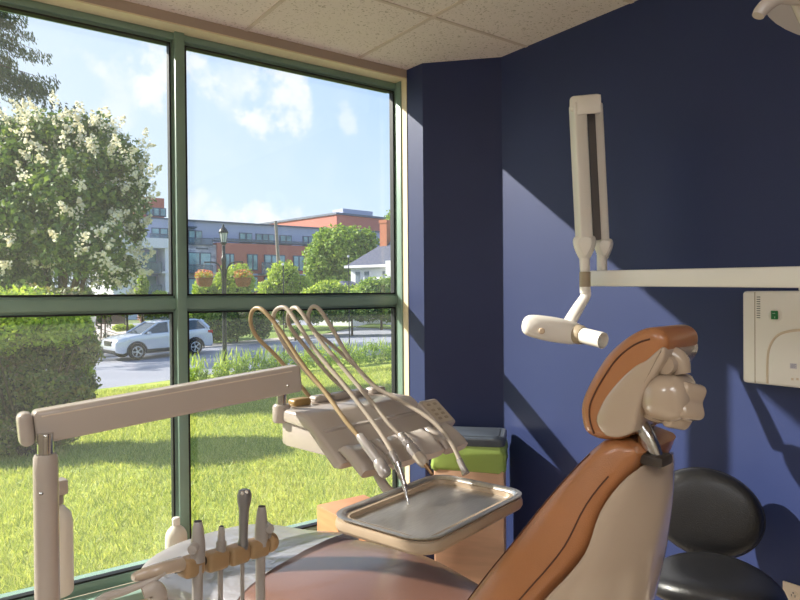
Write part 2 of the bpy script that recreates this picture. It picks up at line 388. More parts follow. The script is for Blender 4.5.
# clear plastic cover over the foot end
cover = glassmat('clear_plastic_sheet', (.95, .95, .96, 1), .10, 1.5, dens=.38, dcol=(.88, .88, .95, 1), wrinkle=.5, boost=.30)
bm = nb(); rings = []
for v in [q for q in pp if q.x > .60]:
    r_ = seatring(v.x, v.y, v.z, infl=.011); rings.append([Vector(p)+Vector((0, .22*(p[0]-.03)*max(0, 1-(v.x-.6)/.3) , .0)) for p in r_])
vs = loft(bm, rings, cap=False); obj('plastic_cover', bm, cover, chair, smooth=180, label='clear plastic sheet over the foot end')
# backrest : outline in the side plane, section blended across x
def HWS(s): return .24-.145*max(0, (s-.25)/.75)**1.5          # half width along the backrest
def YZV(lst, s0=0.0):
    out = []
    for i, (a, b) in enumerate(lst):
        s = s0+(1-s0)*i/(len(lst)-1); q = CX(a, b, -HWS(s)*.93); out.append((q.y, q.z))
    return out
front = YZV([(445, 612), (458, 596), (475, 573), (500, 541), (522, 513), (545, 487), (568, 463), (588, 446), (606, 437), (626, 438)], .25)
y0, z0 = front[0]
front = [(y0+.26, z0-.27), (y0+.12, z0-.13)]+front
seam = YZV([(523, 627), (545, 600), (562, 581), (577, 560), (585, 540), (592, 521), (604, 501), (620, 482), (634, 470), (646, 463)], .25)
y1, z1 = seam[0]
seam = [(y1+.15, z1-.22), (y1+.075, z1-.11)]+seam
ridge = [(CX(a, b, .0).y, CX(a, b, .0).z) for a, b in [(600, 740), (625, 680), (645, 620), (655, 580), (663, 540), (668, 508), (669, 486), (665, 468), (655, 458)]]
def resamp(pts, n):
    P3 = cat([(a, b, 0) for a, b in pts], 10); L = [0]
    for a, b in zip(P3, P3[1:]): L.append(L[-1]+(b-a).length)
    out = []
    for i in range(n):
        s = L[-1]*i/(n-1); j = max(0, min(len(L)-2, next((k for k in range(len(L)) if L[k] >= s), len(L)-1)-1))
        t = (s-L[j])/max(1e-9, L[j+1]-L[j]); q = P3[j].lerp(P3[j+1], t); out.append(Vector((q.x, q.y)))
    return out
NB = 34
fr, se, rd = resamp(front, NB), resamp(seam, NB), resamp(ridge, NB)
bm = nb(); rings = []; seams = [[], [], [], []]
for i in range(NB):
    s = i/(NB-1); hw = HWS(s)
    a, b_ = fr[i], se[i]; c = (a+b_)/2; h = (b_-a)/2; ring = []; n = 72; endk = 1.0
    if s > .93: endk = math.sqrt(max(.05, 1-((s-.93)/.075)**2))
    for k in range(n):
        an = 2*pi*k/n; ca, sa = cos(an), sin(an)
        x = hw*math.copysign(abs(ca)**.42, ca); u_ = math.copysign(abs(sa)**.55, sa)*endk
        q = c+h*u_
        crown = 0
        ring.append(Vector((x, q.x, q.y)))
    rings.append(ring)
    nn = (b_-a).normalized()
    for sgn, w_, li in ((-1, -.80, 0), (-1, .45, 1), (1, -.80, 2), (1, .45, 3)):
        q = c+h*w_; ex = (1-abs(w_)**(1/.55*1.0)); xx = hw*(1-abs(w_)**(2/.55))**(.21)
        seams[li].append(Vector((sgn*(xx+.0014), q.x, q.y)))
loft(bm, rings); backr = obj('backrest', bm, leather, chair, smooth=60)
bm = nb()
for q in seams: tube(bm, q[:-3], .0016, 6)
obj('backrest_seam', bm, leather_s, backr)
# beige shell behind the backrest
bm = nb(); rings = []
for i in range(NB):
    s = i/(NB-1); hw = HWS(s)*.955; a = se[i]; dv = rd[i]-a; ring = []; n = 44
    for k in range(n):
        an = 2*pi*k/n; ca, sa = cos(an), sin(an); u_ = math.copysign(abs(sa)**.8, sa)
        ek = math.sqrt(max(.04, 1-((s-.92)/.082)**2)) if s > .92 else 1
        w = ek*hw*(1-.62*max(0, u_)**1.5); x = w*math.copysign(abs(ca)**.55, ca)
        q = a+dv*(u_ if u_ > 0 else .12*u_)
        ring.append(Vector((x, q.x, q.y)))
    rings.append(ring)
loft(bm, rings); obj('back_shell', bm, cbeige, chair, smooth=60, label='glossy beige shell behind the backrest')
# headrest : side outline extruded across x
hx = -.10
ho = YZ([(583, 432), (579, 418), (579, 404), (585, 388), (595, 370), (606, 354), (620, 341), (634, 332), (646, 328), (656, 329), (663, 334), (666, 341), (665, 350), (658, 361), (650, 370), (642, 380), (635, 392), (628, 404), (622, 416), (620, 428), (621, 438), (616, 441), (606, 441), (594, 439)], hx)
MX = Matrix(((0, 0, 1, 0), (1, 0, 0, 0), (0, 1, 0, 0), (0, 0, 0, 1)))      # (y,z,x) -> (x,y,z)
oo = [(v.x, v.y) for v in cat([(a, b, 0) for a, b in ho], 3, True)]
bm = nb(); prism(bm, oo, .17, .018, 5, MX, z0=hx); head = obj('headrest', bm, leather, chair, smooth=50)
bm = nb(); L0 = [(v.x, v.y) for v in cat([(a, b, 0) for a, b in YZ([(594, 434), (590, 420), (590, 406), (596, 391), (606, 374), (616, 360), (628, 349), (640, 342), (650, 339)], hx)], 4)]
tube(bm, [(hx-.0004, a-.0, b) for a, b in L0], .0018, 6); obj('headrest_seam', bm, leather_s, head)
# beige backing plate inside the pad outline
pl = YZ([(596, 421), (601, 405), (609, 392), (622, 377), (636, 365), (646, 360), (655, 352), (662, 347), (665, 351), (664, 359), (660, 366), (655, 374), (649, 382), (643, 395), (638, 412), (634, 430), (622, 437), (606, 436)], hx)
oo = [(v.x, v.y) for v in cat([(a, b, 0) for a, b in pl], 3, True)]
bm = nb(); prism(bm, oo, .17, .006, 2, MX, z0=hx-.003); obj('headrest_plate', bm, cbeige, chair, smooth=50)
# pivot mechanism
def disc(px, py, xl, r, w, prof=None, n=28):
    c = CX(px, py, xl); M = Matrix.Translation(c) @ Matrix.Rotation(pi/2, 4, 'Y')
    b = nb(); lathe(b, prof or [(r*.9, 0), (r, w*.08), (r, w*.92), (r*.9, w)], n, M); return b
bm = nb(); k1 = CX(652, 400, -.08); box(bm, (k1.x+.03, k1.y-.02, k1.z+.005), (.11, .085, .085), .035, 5, None); merge(bm, disc(655, 400, -.075, .044, .10))
obj('pivot_housing', bm, cbeige, chair)
bm = nb(); c = CX(671, 399, -.055); M = Matrix.Translation(c) @ Matrix.Rotation(pi/2+.25, 4, 'Y') @ Matrix.Rotation(.5, 4, 'X')
star = [(.046*(1+.13*cos(6*a))*cos(a), .046*(1+.13*cos(6*a))*sin(a)) for a in [2*pi*k/72 for k in range(72)]]
prism(bm, star, .05, .008, 3, M, z0=-.01); lathe(bm, [(.012, -.016), (.014, -.012), (.014, 0)], 16, M); obj('adjustment_knob', bm, cbeige, chair, smooth=50)
bm = nb(); tube(bm, [CX(664, 376, -.06), CX(661, 366, -.055), CX(668, 357, -.05), CX(678, 361, -.045), CX(682, 374, -.045)], [.014, .018, .022, .020, .015], 16, 5)
merge(bm, disc(664, 365, -.08, .019, .08)); obj('pivot_knuckle', bm, cbeige, chair)
bm = nb(); tube(bm, [CX(640, 424, -.05), CX(647, 438, -.05), CX(654, 452, -.05), CX(657, 462, -.05)], [.015, .017, .014, .012], 16, 5); obj('headrest_stem', bm, steelp, chair, label='polished steel headrest stem')
bm = nb(); c = CX(656, 459, -.05); box(bm, c, (.05, .045, .02), .006, 2); obj('stem_collar', bm, beige_d, chair)
# pedestal
bm = nb(); b2(bm, (-.14, -.05, .0), (.18, .75, .05), .02); b2(bm, (-.1, .15, .04), (.14, .5, .44), .05); b2(bm, (-.17, -.1, .42), (.21, .9, .50), .03)
obj('chair_base', bm, cbeige, chair)

# ================================================================== DELIVERY UNIT
unit_o = place(thing('instrument_delivery_unit', 'beige dental instrument unit on a sloping arm in front of the window', 'dental unit'))
bm = nb(); pa = CP(45.5, 453, 1.4); lathe(bm, [(.0245, 0), (.0248, pa.z-.035), (.0240, pa.z-.008), (.021, pa.z-.002)], 28, Matrix.Translation((pa.x, pa.y, 0)))
post_top = pa.z-.002
PX, PY = pa.x, pa.y
post = obj('post', bm, beige, unit_o)
bm = nb(); box(bm, (PX, PY, .02), (.3, .3, .04), .015); obj('post_base', bm, beige, unit_o)
bm = nb(); sp = CP(41, 494, 1.365); lathe(bm, [(.0045, -.004), (.0045, .002), (.003, .003)], 12, frame_to(sp, CL(EYE))); obj('screw', bm, steelp, post)
bm = nb(); lathe(bm, [(.016, 0), (.016, .05)], 20, Matrix.Translation((PX, PY, post_top-.005))); obj('post_neck', bm, steelp, unit_o, label='steel neck under the arm')
# arm as a bevelled bar between two ends
A = CP(24, 429, 1.40); B = CP(298, 377.5, 1.79); d = (B-A).normalized()
def bar(bm, A, B, hv, wv, r, M0=None):
    d = (B-A).normalized(); sx = d.cross(Vector((0, 0, 1))).normalized(); up = sx.cross(d)
    M = Matrix((sx, up, d)).transposed().to_4x4(); M.translation = (A+B)/2
    return box(bm, (0, 0, 0), (wv, hv, (B-A).length), r, 4, M)
def barc(name, A, B, hv, wv, r, mat, parent, label=None):
    return obj(name, bar(nb(), A, B, hv, wv, r), mat, parent, label=label)
arm = barc('arm', A+d*.0185, B, .073, .05, .010, beige, unit_o)
barc('arm_cap', A-d*.012, A+d*.018, .074, .051, .014, beige, arm)
upc = Vector((0, 0, .024)); barc('arm_crease', A+d*.03+upc, B-d*.03+upc, .0035, .0515, .001, P('beige_crease', S(214, 200, 184), .25), arm)  # strip in lighter beige paints the highlight along the crease
for (px, py, dd) in ((46, 437, 1.36), (287, 386, 1.745)):
    q = CP(px, py, dd); bm = nb(); lathe(bm, [(.005, -.004), (.005, .003), (.003, .004)], 14, frame_to(q, CL(EYE))); obj('screw', bm, steelp, arm)
Q = CP(281.5, 402, 1.80)
bm = nb(); lathe(bm, [(.014, -.03), (.014, .05)], 18, Matrix.Translation(Q)); obj('unit_neck', bm, steelp, unit_o, label='steel neck between arm and unit')
bm = nb(); lathe(bm, [(.022, -.055), (.025, -.05), (.025, -.012), (.021, -.006)], 22, Matrix.Translation(Q)); obj('neck_collar', bm, beige, unit_o)
# body : side profile extruded across x
xl, xr = -.195, .225
pb = YZ([(276, 408), (277, 421), (306, 434), (330, 464), (339, 463), (347, 450), (343, 440), (309, 421), (303, 417), (285, 402)], xl)
pb = [(.438, 1.138), (.447, 1.125), (.445, 1.105), (.290, 1.094), (.185, 1.012), (.160, 1.014), (.150, 1.030), (.285, 1.128), (.30, 1.135)]
bm = nb(); prism(bm, pb, xr-xl, .010, 4, MX, z0=xl); body = obj('unit_body', bm, beige, unit_o, smooth=35)
bm = nb(); b2(bm, (xl+.015, .235, 1.035), (xr-.02, .42, 1.10), .008); prism(bm, [(.40, 1.10), (.40, 1.035), (.22, 1.035), (.17, 1.018), (.28, 1.10)], xr-xl-.03, .004, 2, MX, z0=xl+.012)
obj('unit_underside', bm, beige, unit_o)
bm = nb(); lathe(bm, [(.014, 0), (.016, .004), (.016, .03)], 16, Matrix.Translation((xl+.10, .36, 1.01))); obj('drain_cap', bm, beige, unit_o)
# row of hose sockets at the back edge
for k in range(5):
    bm = nb(); xx = xl+.075+k*.075; box(bm, (xx, .415, 1.146), (.060, .04, .022), .009, 3); obj('hose_socket', bm, P('amber_lens', S(170, 138, 88), .3) if k == 0 else beige, unit_o, label='amber hose socket' if k == 0 else None)
# handpiece rests : four scooped lobes along the front edge
for k in range(4):
    x0 = xl+.012+k*.104; bm = nb(); rings = []
    for (yy, zz, s_) in [(.176, 1.058, .6), (.165, 1.060, .9), (.130, 1.042, 1.0), (.100, 1.022, 1.0), (.088, 1.012, .8)]:
        ring = []
        for j in range(22):
            a = 2*pi*j/22; ca, sa = cos(a), sin(a); X = .0495*math.copysign(abs(ca)**.6, ca); Z = .020*math.copysign(abs(sa)**.7, sa)*s_
            if sa > 0: Z *= .35+.9*abs(X/.049)**1.6
            ring.append(Vector((x0+.049+X, yy, zz))+Vector((0, -.57, .82))*Z)
        rings.append(ring)
    loft(bm, rings); obj('handpiece_rest', bm, beige, unit_o, smooth=60)
# key pad
kp = CP(436, 414, 1.95); ax = Vector((1, 0, 0)); sd = Vector((0, -.80, -.60)).normalized(); nz_ = ax.cross(sd); nz_ = nz_ if nz_.z > 0 else -nz_
Mk = Matrix((ax, sd, ax.cross(sd))).transposed().to_4x4(); Mk.translation = kp
s_n = 1 if ax.cross(sd).z > 0 else -1
bm = nb(); prism(bm, rrect(.082, .105, .012), .022, .005, 3, Mk, z0=-.011); pad = obj('key_pad', bm, beige, unit_o)
bm = nb(); prism(bm, rrect(.066, .084, .008), .001, 0, 1, Mk, z0=s_n*.0112-.0003); kf = obj('key_panel', bm, P('keypad_film', S(190, 176, 156), .4), pad)
for i in range(2):
    for j in range(4):
        bm = nb(); prism(bm, [(v[0]-.014+.028*i, v[1]-.030+.017*j+(.006 if j else 0)) for v in rrect(.014, .009, .003)], .0012, 0, 1, Mk, z0=s_n*.0122-.0006); obj('key', bm, P('key_print', S(160, 146, 128), .5), pad)
bm = nb(); tube(bm, [kp+Vector((-.02, .01, -.02)), (xr-.02, .24, 1.06)], .012, 10); obj('key_pad_bracket', bm, beige, unit_o)
# tray holder and its bent arm
TZ = .97
trc = Vector((-.152, -.112, 0)); tra = radians(5)
MT = Matrix.Translation((trc.x, trc.y, TZ)) @ Matrix.Rotation(tra, 4, 'Z')
bm = nb(); ringp = [(0, -.012), (-.004, -.019), (-.012, -.022), (-.030, -.022), (-.030, .006), (-.012, .006), (-.003, .003), (0, -.004)]
lp = [[MT @ Vector((p[0], p[1], z)) for p in rrect(.412+2*g, .272+2*g, .055+g, 8)] for g, z in ringp]; loft(bm, lp+[lp[0]], cap=False)
prism(bm, rrect(.36, .22, .03, 6), .010, .003, 2, MT, z0=-.024)
obj('tray_holder', bm, P('tan_tray_plastic', S(172, 152, 130), .35), unit_o, label='tan plastic rim that carries the tray')
bm = nb(); tube(bm, [(-.09, .15, 1.01), (-.10, .115, .985), (-.11, .07, .96), (-.10, .02, .950), (-.09, -.03, .947)], .0125, 14, 6); obj('tray_arm', bm, beige, unit_o)

# steel tray
tray = thing('instrument_tray', 'empty rectangular stainless steel tray below the instrument unit', 'tray')
tray.location = OC+WX*trc.x+AY*trc.y+Vector((0, 0, TZ-.007)); tray.rotation_euler = (0, 0, TH+tra)
bm = nb(); rings = []
for (g, z, rr) in [(-.004, .012, .05), (0, .0165, .054), (.004, .0185, .056), (.0, .020, .052), (-.010, .019, .044), (-.014, .014, .040), (-.022, .004, .036), (-.032, .002, .028)]:
    rings.append([(p[0], p[1], z) for p in rrect(.402+2*g, .262+2*g, rr, 8)])
loft(bm, rings[:], cap=False); f = [v for v in bm.verts][-36:]; bm.faces.new(f)
rings2 = [[(p[0], p[1], z) for p in rrect(.402+2*g, .262+2*g, rr, 8)] for g, z, rr in [(-.004, .012, .05), (-.018, .001, .036), (-.03, -.001, .03)]]
loft(bm, rings2, cap=False); bm.faces.new(bm.verts[-36:] if False else [v for v in bm.verts][-36:])
obj('tray_dish', bm, steel, tray, smooth=50)

# hoses and handpieces (each one lifts out of its rest)
def hp(name, label, path, rad, hmat, segs, group='handpieces in the front rests'):
    t = place(thing(name, label, 'dental handpiece', group=group))
    pts = [CP(*p) for p in path]; bm = nb(); tube(bm, pts, rad, 10, 8); obj('hose', bm, hmat, t)
    for nm, a, b_, prof, mt in segs:
        A, B = CP(*a), CP(*b_); Ln = (B-A).length; bm = nb(); lathe(bm, [(r, z*Ln) for r, z in prof], 20, frame_to(A, B)); obj(nm, bm, mt, t)
    return t
D0 = 1.88
silver = P('satin_silver_plastic', S(176, 170, 168), .25, metal=.4)
hp('air_water_syringe', 'dental handpiece lying in the leftmost rest, thick grey barrel on a brown hose', [(312, 400, 1.90), (300, 385, 1.90), (278, 358, 1.90), (258, 338, 1.88), (251, 324, 1.86), (252, 312, 1.84), (258, 308, 1.82), (266, 313, 1.80), (280, 330, 1.78), (303, 365, 1.73), (325, 392, 1.68), (345, 420, 1.62), (362, 440, 1.585)], .0060, hoseb,
   [('handle', (359, 435, 1.585), (380, 463, 1.54), [(.008, 0), (.0105, .05), (.012, .5), (.0125, 1)], silver), ('nose', (378, 461, 1.54), (387, 476, 1.515), [(.0125, 0), (.0155, .2), (.0155, .8), (.011, .97), (.006, 1)], silver)])
hp('scaler_handpiece', 'thin ridged steel handpiece hanging over the tray, second from the left', [(330, 396, 1.93), (312, 378, 1.93), (288, 350, 1.92), (275, 325, 1.90), (274, 314, 1.87), (279, 308, 1.85), (287, 309, 1.83), (298, 324, 1.80), (315, 350, 1.76), (340, 380, 1.70), (360, 405, 1.65), (380, 432, 1.60), (392, 452, 1.565), (397, 464, 1.55)], .0062, hosem,
   [('connector', (391, 452, 1.567), (397, 465, 1.55), [(.009, 0), (.011, .3), (.009, 1)], silver), ('barrel', (397, 463, 1.55), (405, 487, 1.52), [(.011, 0), (.010, .1), (.0095, .3), (.008, .35), (.008, .6), (.0065, .66), (.0065, 1)], steelp), ('tip', (404, 485, 1.52), (409, 507, 1.50), [(.006, 0), (.0045, .2), (.005, .3), (.003, .5), (.004, .6), (.0025, 1)], steelp)])
hp('slow_speed_handpiece', 'ridged grey motor handpiece with a dark pointed end, third from the left', [(348, 392, 1.97), (330, 376, 1.97), (308, 350, 1.96), (291, 328, 1.93), (288, 316, 1.91), (293, 308, 1.89), (301, 312, 1.86), (320, 340, 1.82), (345, 370, 1.77), (370, 400, 1.71), (390, 425, 1.66), (402, 437, 1.64)], .0062, hosem,
   [('motor', (400, 434, 1.642), (418, 456, 1.60), [(.008, 0), (.011, .06), (.011, .3), (.013, .33), (.013, .5), (.0115, .53), (.013, .58), (.0145, .65), (.0145, .95), (.011, 1)], silver), ('sleeve', (417, 455, 1.602), (426, 465, 1.58), [(.0145, 0), (.015, .5), (.0125, .9), (.009, 1)], hosem), ('bur_tip', (425, 464, 1.58), (433, 475, 1.56), [(.006, 0), (.0055, .4), (.0045, .45), (.0045, .95), (.002, 1)], P('bronze_metal', S(150, 120, 90), .3, metal=1))])
hp('high_speed_handpiece', 'slim steel-tipped handpiece bending over the back rim of the tray, rightmost', [(376, 388, 2.02), (355, 366, 2.03), (333, 346, 2.02), (313, 330, 2.0), (308, 318, 1.98), (312, 307, 1.96), (320, 310, 1.94), (333, 330, 1.92), (348, 356, 1.90), (372, 384, 1.87), (395, 398, 1.84), (415, 409, 1.80), (437, 425, 1.76), (452, 444, 1.73), (460, 461, 1.71)], .0062, hosem,
   [('nozzle', (459, 459, 1.71), (466, 474, 1.69), [(.008, 0), (.0085, .6), (.011, 1)], silver)])

# ================================================================== ASSISTANT INSTRUMENT HOLDER
hold = place(thing('suction_tube_holder', 'tan instrument holder bar with handle in the foreground at lower left', 'instrument holder'))
H0, H1 = CP(182, 568, 1.03), CP(272, 541, 1.18)
hd = (H1-H0).normalized()
segpx = [(181, 569, 201, 563, 1.03, 1.06), (204, 563, 225, 557, 1.065, 1.10), (227, 557, 246, 551, 1.10, 1.135), (247, 550, 266, 545, 1.14, 1.17)]
for a, b_, c, d_, e0, e1 in segpx:
    barc('holder_clip', CP(a, b_, e0), CP(c, d_, e1), .031, .032, .008, beige2, hold)
bm = nb(); tube(bm, [CP(175, 569, 1.02), CP(272, 541.5, 1.185)], .007, 12); obj('holder_rod', bm, beige_d, hold)
M = frame_to(CP(266, 543, 1.165), CP(276, 540, 1.19)); bm = nb(); lathe(bm, [(.010, 0), (.0165, .003), (.018, .01), (.0165, .016), (.008, .02)], 22, M); obj('end_knob', bm, beige2, hold)
bm = nb(); tube(bm, [CP(133, 578, .985), CP(138, 576, .99), CP(160, 569, 1.0), CP(181, 564, 1.03)], [.005, .009, .0105, .0125], 18, 5, flat=.9); obj('handle', bm, cbeige, hold)
bm = nb(); tube(bm, [CP(165, 571, 1.0), CP(150, 581, .99), CP(125, 591, .97), CP(100, 601, .95), CP(60, 640, .9)], [.006, .006, .007, .009, .012], 14, 5, flat=.8); obj('lower_arm', bm, beige, hold)
bm = nb(); tube(bm, [CP(143, 593, .98), CP(154, 589, .99), CP(158, 602, 1.0), CP(156, 640, 1.0)], [.009, .013, .015, .015], 16, 5); obj('arm_joint', bm, beige, hold)
bm = nb(); tube(bm, [CP(158, 640, 1.0), CP(130, 700, .98)+Vector((0, 0, -.1)), Vector((-.35, .1, .45)), Vector((-.1, .3, .42))], .016, 12, 6); obj('support_arm', bm, beige, hold)
grey = P('warm_grey_plastic', S(164, 157, 152), .32)
def sucker(name, label, px, ytop, ybar, dist, prof, hose_r, dx=0, extra=None, mat=grey):
    t = place(thing(name, label, 'suction instrument', group='instruments in the foreground holder bar'))
    A, B = CP(px, ybar+6, dist), CP(px+dx, ytop, dist+.005); Ln = (B-A).length
    bm = nb(); lathe(bm, [(r, z*Ln) for r, z in prof], 22, frame_to(A, B)); h = obj('handle', bm, mat, t)
    if extra: extra(t, A, B, Ln)
    q = CP(px-.5, ybar+8, dist); bm = nb(); tube(bm, [q, q-Vector((0, 0, .12)), q-Vector((-.02, -.01, .35)), q-Vector((-.10, -.12, .48))], hose_r, 12, 6); obj('hose', bm, grey, t)
def valve(r, zf, side=-1):
    def f(t, A, B, Ln):
        c = A.lerp(B, zf)+Vector((side*.010, -.006, 0)); tow = (CL(EYE)-c); tow.z = 0; tow.normalize()
        bm = nb(); lathe(bm, [(r*.8, -.012), (r, -.010), (r, .008), (r*.85, .011)], 18, frame_to(c, c+tow+Vector((side*.4, 0, 0)))); obj('valve_knob', bm, grey, t)
        bm = nb(); lathe(bm, [(r*.7, -.018), (r*.7, .0)], 16, frame_to(c-Vector((0, 0, r*1.7)), c-Vector((0, 0, r*1.7))+tow)); obj('valve_body', bm, grey, t)
    return f
def mouth(t, A, B, Ln, r=.0062):
    bm = nb(); lathe(bm, [(r, -.001), (r, .0012)], 18, frame_to(B, B+(B-A).normalized())); obj('tip_opening', bm, beige_d, t)
sucker('suction_valve', 'large grey suction handpiece with side knob, leftmost in the holder', 198, 521.5, 556, 1.045, [(.011, 0), (.0115, .3), (.0115, .45), (.009, .8), (.0068, .98), (.006, 1)], .0085, 0, lambda t, A, B, L_: (valve(.0085, .42)(t, A, B, L_), mouth(t, A, B, L_)))
sucker('saliva_ejector', 'short slim grey saliva ejector, second in the holder', 221, 526.5, 551, 1.085, [(.0075, 0), (.0075, .3), (.0085, .32), (.0085, .5), (.006, .55), (.0055, .8), (.0045, 1)], .0042, .5, lambda t, A, B, L_: mouth(t, A, B, L_, .0035))
def buttons(t, A, B, Ln):
    tow = (CL(EYE)-B).normalized()
    for s_ in (-1, 1):
        c = B-Vector((0, 0, .006))+tow*.0085+Vector((.0045*s_, 0, 0)); bm = nb(); lathe(bm, [(.0036, 0), (.0036, .004), (.0026, .005)], 14, frame_to(c, c+tow)); obj('button', bm, steelp, t)
sucker('three_way_syringe', 'tall grey syringe with two push buttons on its head, third in the holder', 243, 489, 543, 1.12, [(.009, 0), (.009, .12), (.0075, .18), (.0085, .6), (.009, .68), (.0115, .78), (.0125, .9), (.010, .98), (.005, 1)], .0035, 1.5, buttons, mat=P('grey_satin_metal', S(140, 138, 138), .3, metal=.5))
sucker('suction_valve', 'large grey suction handpiece with side knob, rightmost in the holder', 261, 506.5, 540, 1.155, [(.011, 0), (.0115, .3), (.0115, .45), (.009, .8), (.0068, .98), (.006, 1)], .0085, .8, lambda t, A, B, L_: (valve(.0085, .45, 1)(t, A, B, L_), mouth(t, A, B, L_)))

# ================================================================== WATER BOTTLE BEHIND THE POST, BOTTLE ON THE SILL
wb = place(thing('water_bottle', 'white translucent water bottle hanging behind the beige post', 'bottle'))
milky = P('milky_plastic', S(232, 226, 214), .35, sss=.3, coat=.1)
c = CP(56.5, 595, 1.56); zb = c.z; Ht = CP(57, 505, 1.56).z-zb
Mb = Matrix.Translation((c.x, c.y, zb))
bm = nb(); lathe(bm, [(.026, 0), (.036, .004), (.038, .012), (.038, Ht*.80), (.034, Ht*.90), (.020, Ht*.98), (.014, Ht), (.014, Ht+.012)], 30, Mb); obj('bottle_body', bm, milky, wb)
bm = nb(); lathe(bm, [(.018, Ht+.004), (.018, Ht+.024), (.014, Ht+.027)], 24, Mb); obj('bottle_collar', bm, grey, wb)
bm = nb(); b2(bm, (c.x-.028, c.y-.02, zb+Ht+.024), (c.x+.025, c.y+.02, zb+Ht+.062), .007); obj('bottle_bracket', bm, beige, wb)
sb_ = onp(176, 517, 1, 2.945)
sb = thing('spray_refill_bottle', 'small white plastic bottle standing on the window sill by the mullion', 'bottle', (sb_.x, 2.945, ZS))
h = sb_.z-ZS-.002
bm = nb(); lathe(bm, [(.042, 0), (.047, .004), (.048, .012), (.048, h*.60), (.0475, h*.68), (.044, h*.745), (.036, h*.80), (.024, h*.845), (.0155, h*.87), (.0155, h*.9)], 28); obj('bottle_body', bm, milky, sb)
bm = nb(); lathe(bm, [(.0175, h*.885), (.0175, h*.985), (.014, h)], 22); obj('bottle_cap', bm, white, sb)
wr = tag(obj('folded_cloth', prism(nb(), cat([(-.05, -.03, 0), (.05, -.035, 0), (.06, .02, 0), (-.045, .03, 0)], 5, True), .05, .012, 3), P('white_cloth', S(230, 226, 218), .8, bump=.4, bscale=60)), 'small folded white cloth on the window sill beside the bottle', 'cloth')
q = onp(157, 560, 1, 2.945); wr.location = (q.x, 2.945, ZS+.001)

# ================================================================== LOW CABINET AND WASTE BIN
wood = P('orange_wood_laminate', S(216, 152, 108), .4, nscale=5, namt=.10, stretch=(1, 1, 7))
cab = thing('low_cabinet', 'low orange-brown box cabinet under the window behind the tray', 'cabinet', (1.495, 2.30, 0))
bm = nb(); b2(bm, (0, 0, .05), (.27, .43, .45), .008); obj('cabinet_body', bm, wood, cab)
bm = nb(); b2(bm, (.02, .01, 0), (.25, .42, .052)); obj('plinth', bm, fdark, cab)
bm = nb(); b2(bm, (.012, -.014, .07), (.258, .0, .44), .004); dr = obj('door', bm, wood, cab)
bm = nb(); tube(bm, [(.05, -.03, .30), (.05, -.03, .38)], .005, 8); obj('handle', bm, steelp, dr)
bi = thing('waste_bin', 'pale wooden bin with lime green liner and grey lid in the corner', 'bin', (2.245, 2.462, 0), radians(-47.5))
bm = nb(); b2(bm, (-.175, -.13, 0), (.170, .13, .61), .01); obj('bin_body', bm, P('pale_wood_laminate', S(224, 182, 152), .45, nscale=4, namt=.07, stretch=(1, 1, 7)), bi)
bm = nb(); rings = []
rg = random.Random(3)
for (z, g) in [(.575, .004), (.580, .012), (.595, .016), (.625, .012), (.655, .016), (.68, .012), (.70, .006)]:
    ring = rrect(.34+2*g, .26+2*g, .035, 8); n = len(ring)
    rings.append([(-.005+p[0]*(1+.012*sin(k*2.3+z*40)), p[1]*(1+.016*sin(k*1.7+z*31)), z+(.006*sin(k*1.3) if z < .585 else 0)) for k, p in enumerate(ring)])
loft(bm, rings); obj('bin_liner', bm, P('green_plastic_liner', S(158, 184, 96), .4, bump=.8, bscale=25, sss=.15), bi, label='lime green plastic liner')
bm = nb(); prism(bm, rrect(.364, .276, .04, 8), .046, .012, 4, Matrix.Translation((-.005, 0, 0)), z0=.697)
prism(bm, rrect(.30, .22, .03, 6), .006, .003, 2, Matrix.Translation((-.005, 0, 0)), z0=.741)
obj('bin_lid', bm, P('slate_grey_plastic', S(84, 92, 104), .42, nscale=20, namt=.08), bi, label='slate grey lid')

# ================================================================== X-RAY ARM ON THE RIGHT WALL
xr_ = thing('dental_xray_machine', 'cream wall-mounted dental x-ray on a folded vertical arm over a long horizontal bar', 'x-ray machine')
# horizontal bar
RA, RB = W(598, 278.5, 2.62), W(820, 277, 1.84); RB2 = RA+(RB-RA)*1.45
def tw(name, bm, mat, label=None): return obj(name, bm, mat, xr_, label=label)
barc('wall_bar', RA, RB2, .062, .07, .006, white, xr_)
bm = nb(); lathe(bm, [(.033, -.031), (.035, -.028), (.035, .028), (.033, .031)], 26, Matrix.Translation(RA)); tw('bar_end', bm, white)
bm = nb(); b2(bm, (RB2.x-.05, RB2.y-.05, RB2.z-.12), (XW, RB2.y+.09, RB2.z+.12), .01); tw('wall_mount', bm, white)
dep = 2.56
def wp(px, py, d=dep): return W(px, py, d)
# rear link of the folded arm rises from the bar end
bm = nb(); lathe(bm, [(.020, -.02), (.020, .05), (.022, .055)], 22, Matrix.Translation(wp(602, 268, 2.60))); tw('bar_swivel', bm, white)
vw = (RA-EYE); vw.z = 0; vw.normalize(); sw = Vector((vw.y, -vw.x, 0))
def link_bar(name, pt, pb_, w, t_, mat, d_top, d_bot, r=.008):
    A, B = W(pt[0], pt[1], d_top), W(pb_[0], pb_[1], d_bot); d = (B-A).normalized(); s = sw*cos(radians(24))+vw*sin(radians(24)); s = s-d*s.dot(d); s.normalize(); f = d.cross(s)
    M = Matrix((s, f, d)).transposed().to_4x4(); M.translation = (A+B)/2
    bm = nb(); box(bm, (0, 0, 0), (w, t_, (B-A).length), r, 3, M); return tw(name, bm, mat)
link_bar('rear_link', (596, 104), (603, 246), .040, .05, white, 2.60, 2.60)
link_bar('front_link', (577.5, 104), (584.5, 246), .052, .062, white, 2.545, 2.545)
link_bar('arm_groove', (589.5, 110), (596, 240), .030, .035, P('grey_spring_cover', S(104, 100, 100), .4), 2.575, 2.575, .002)
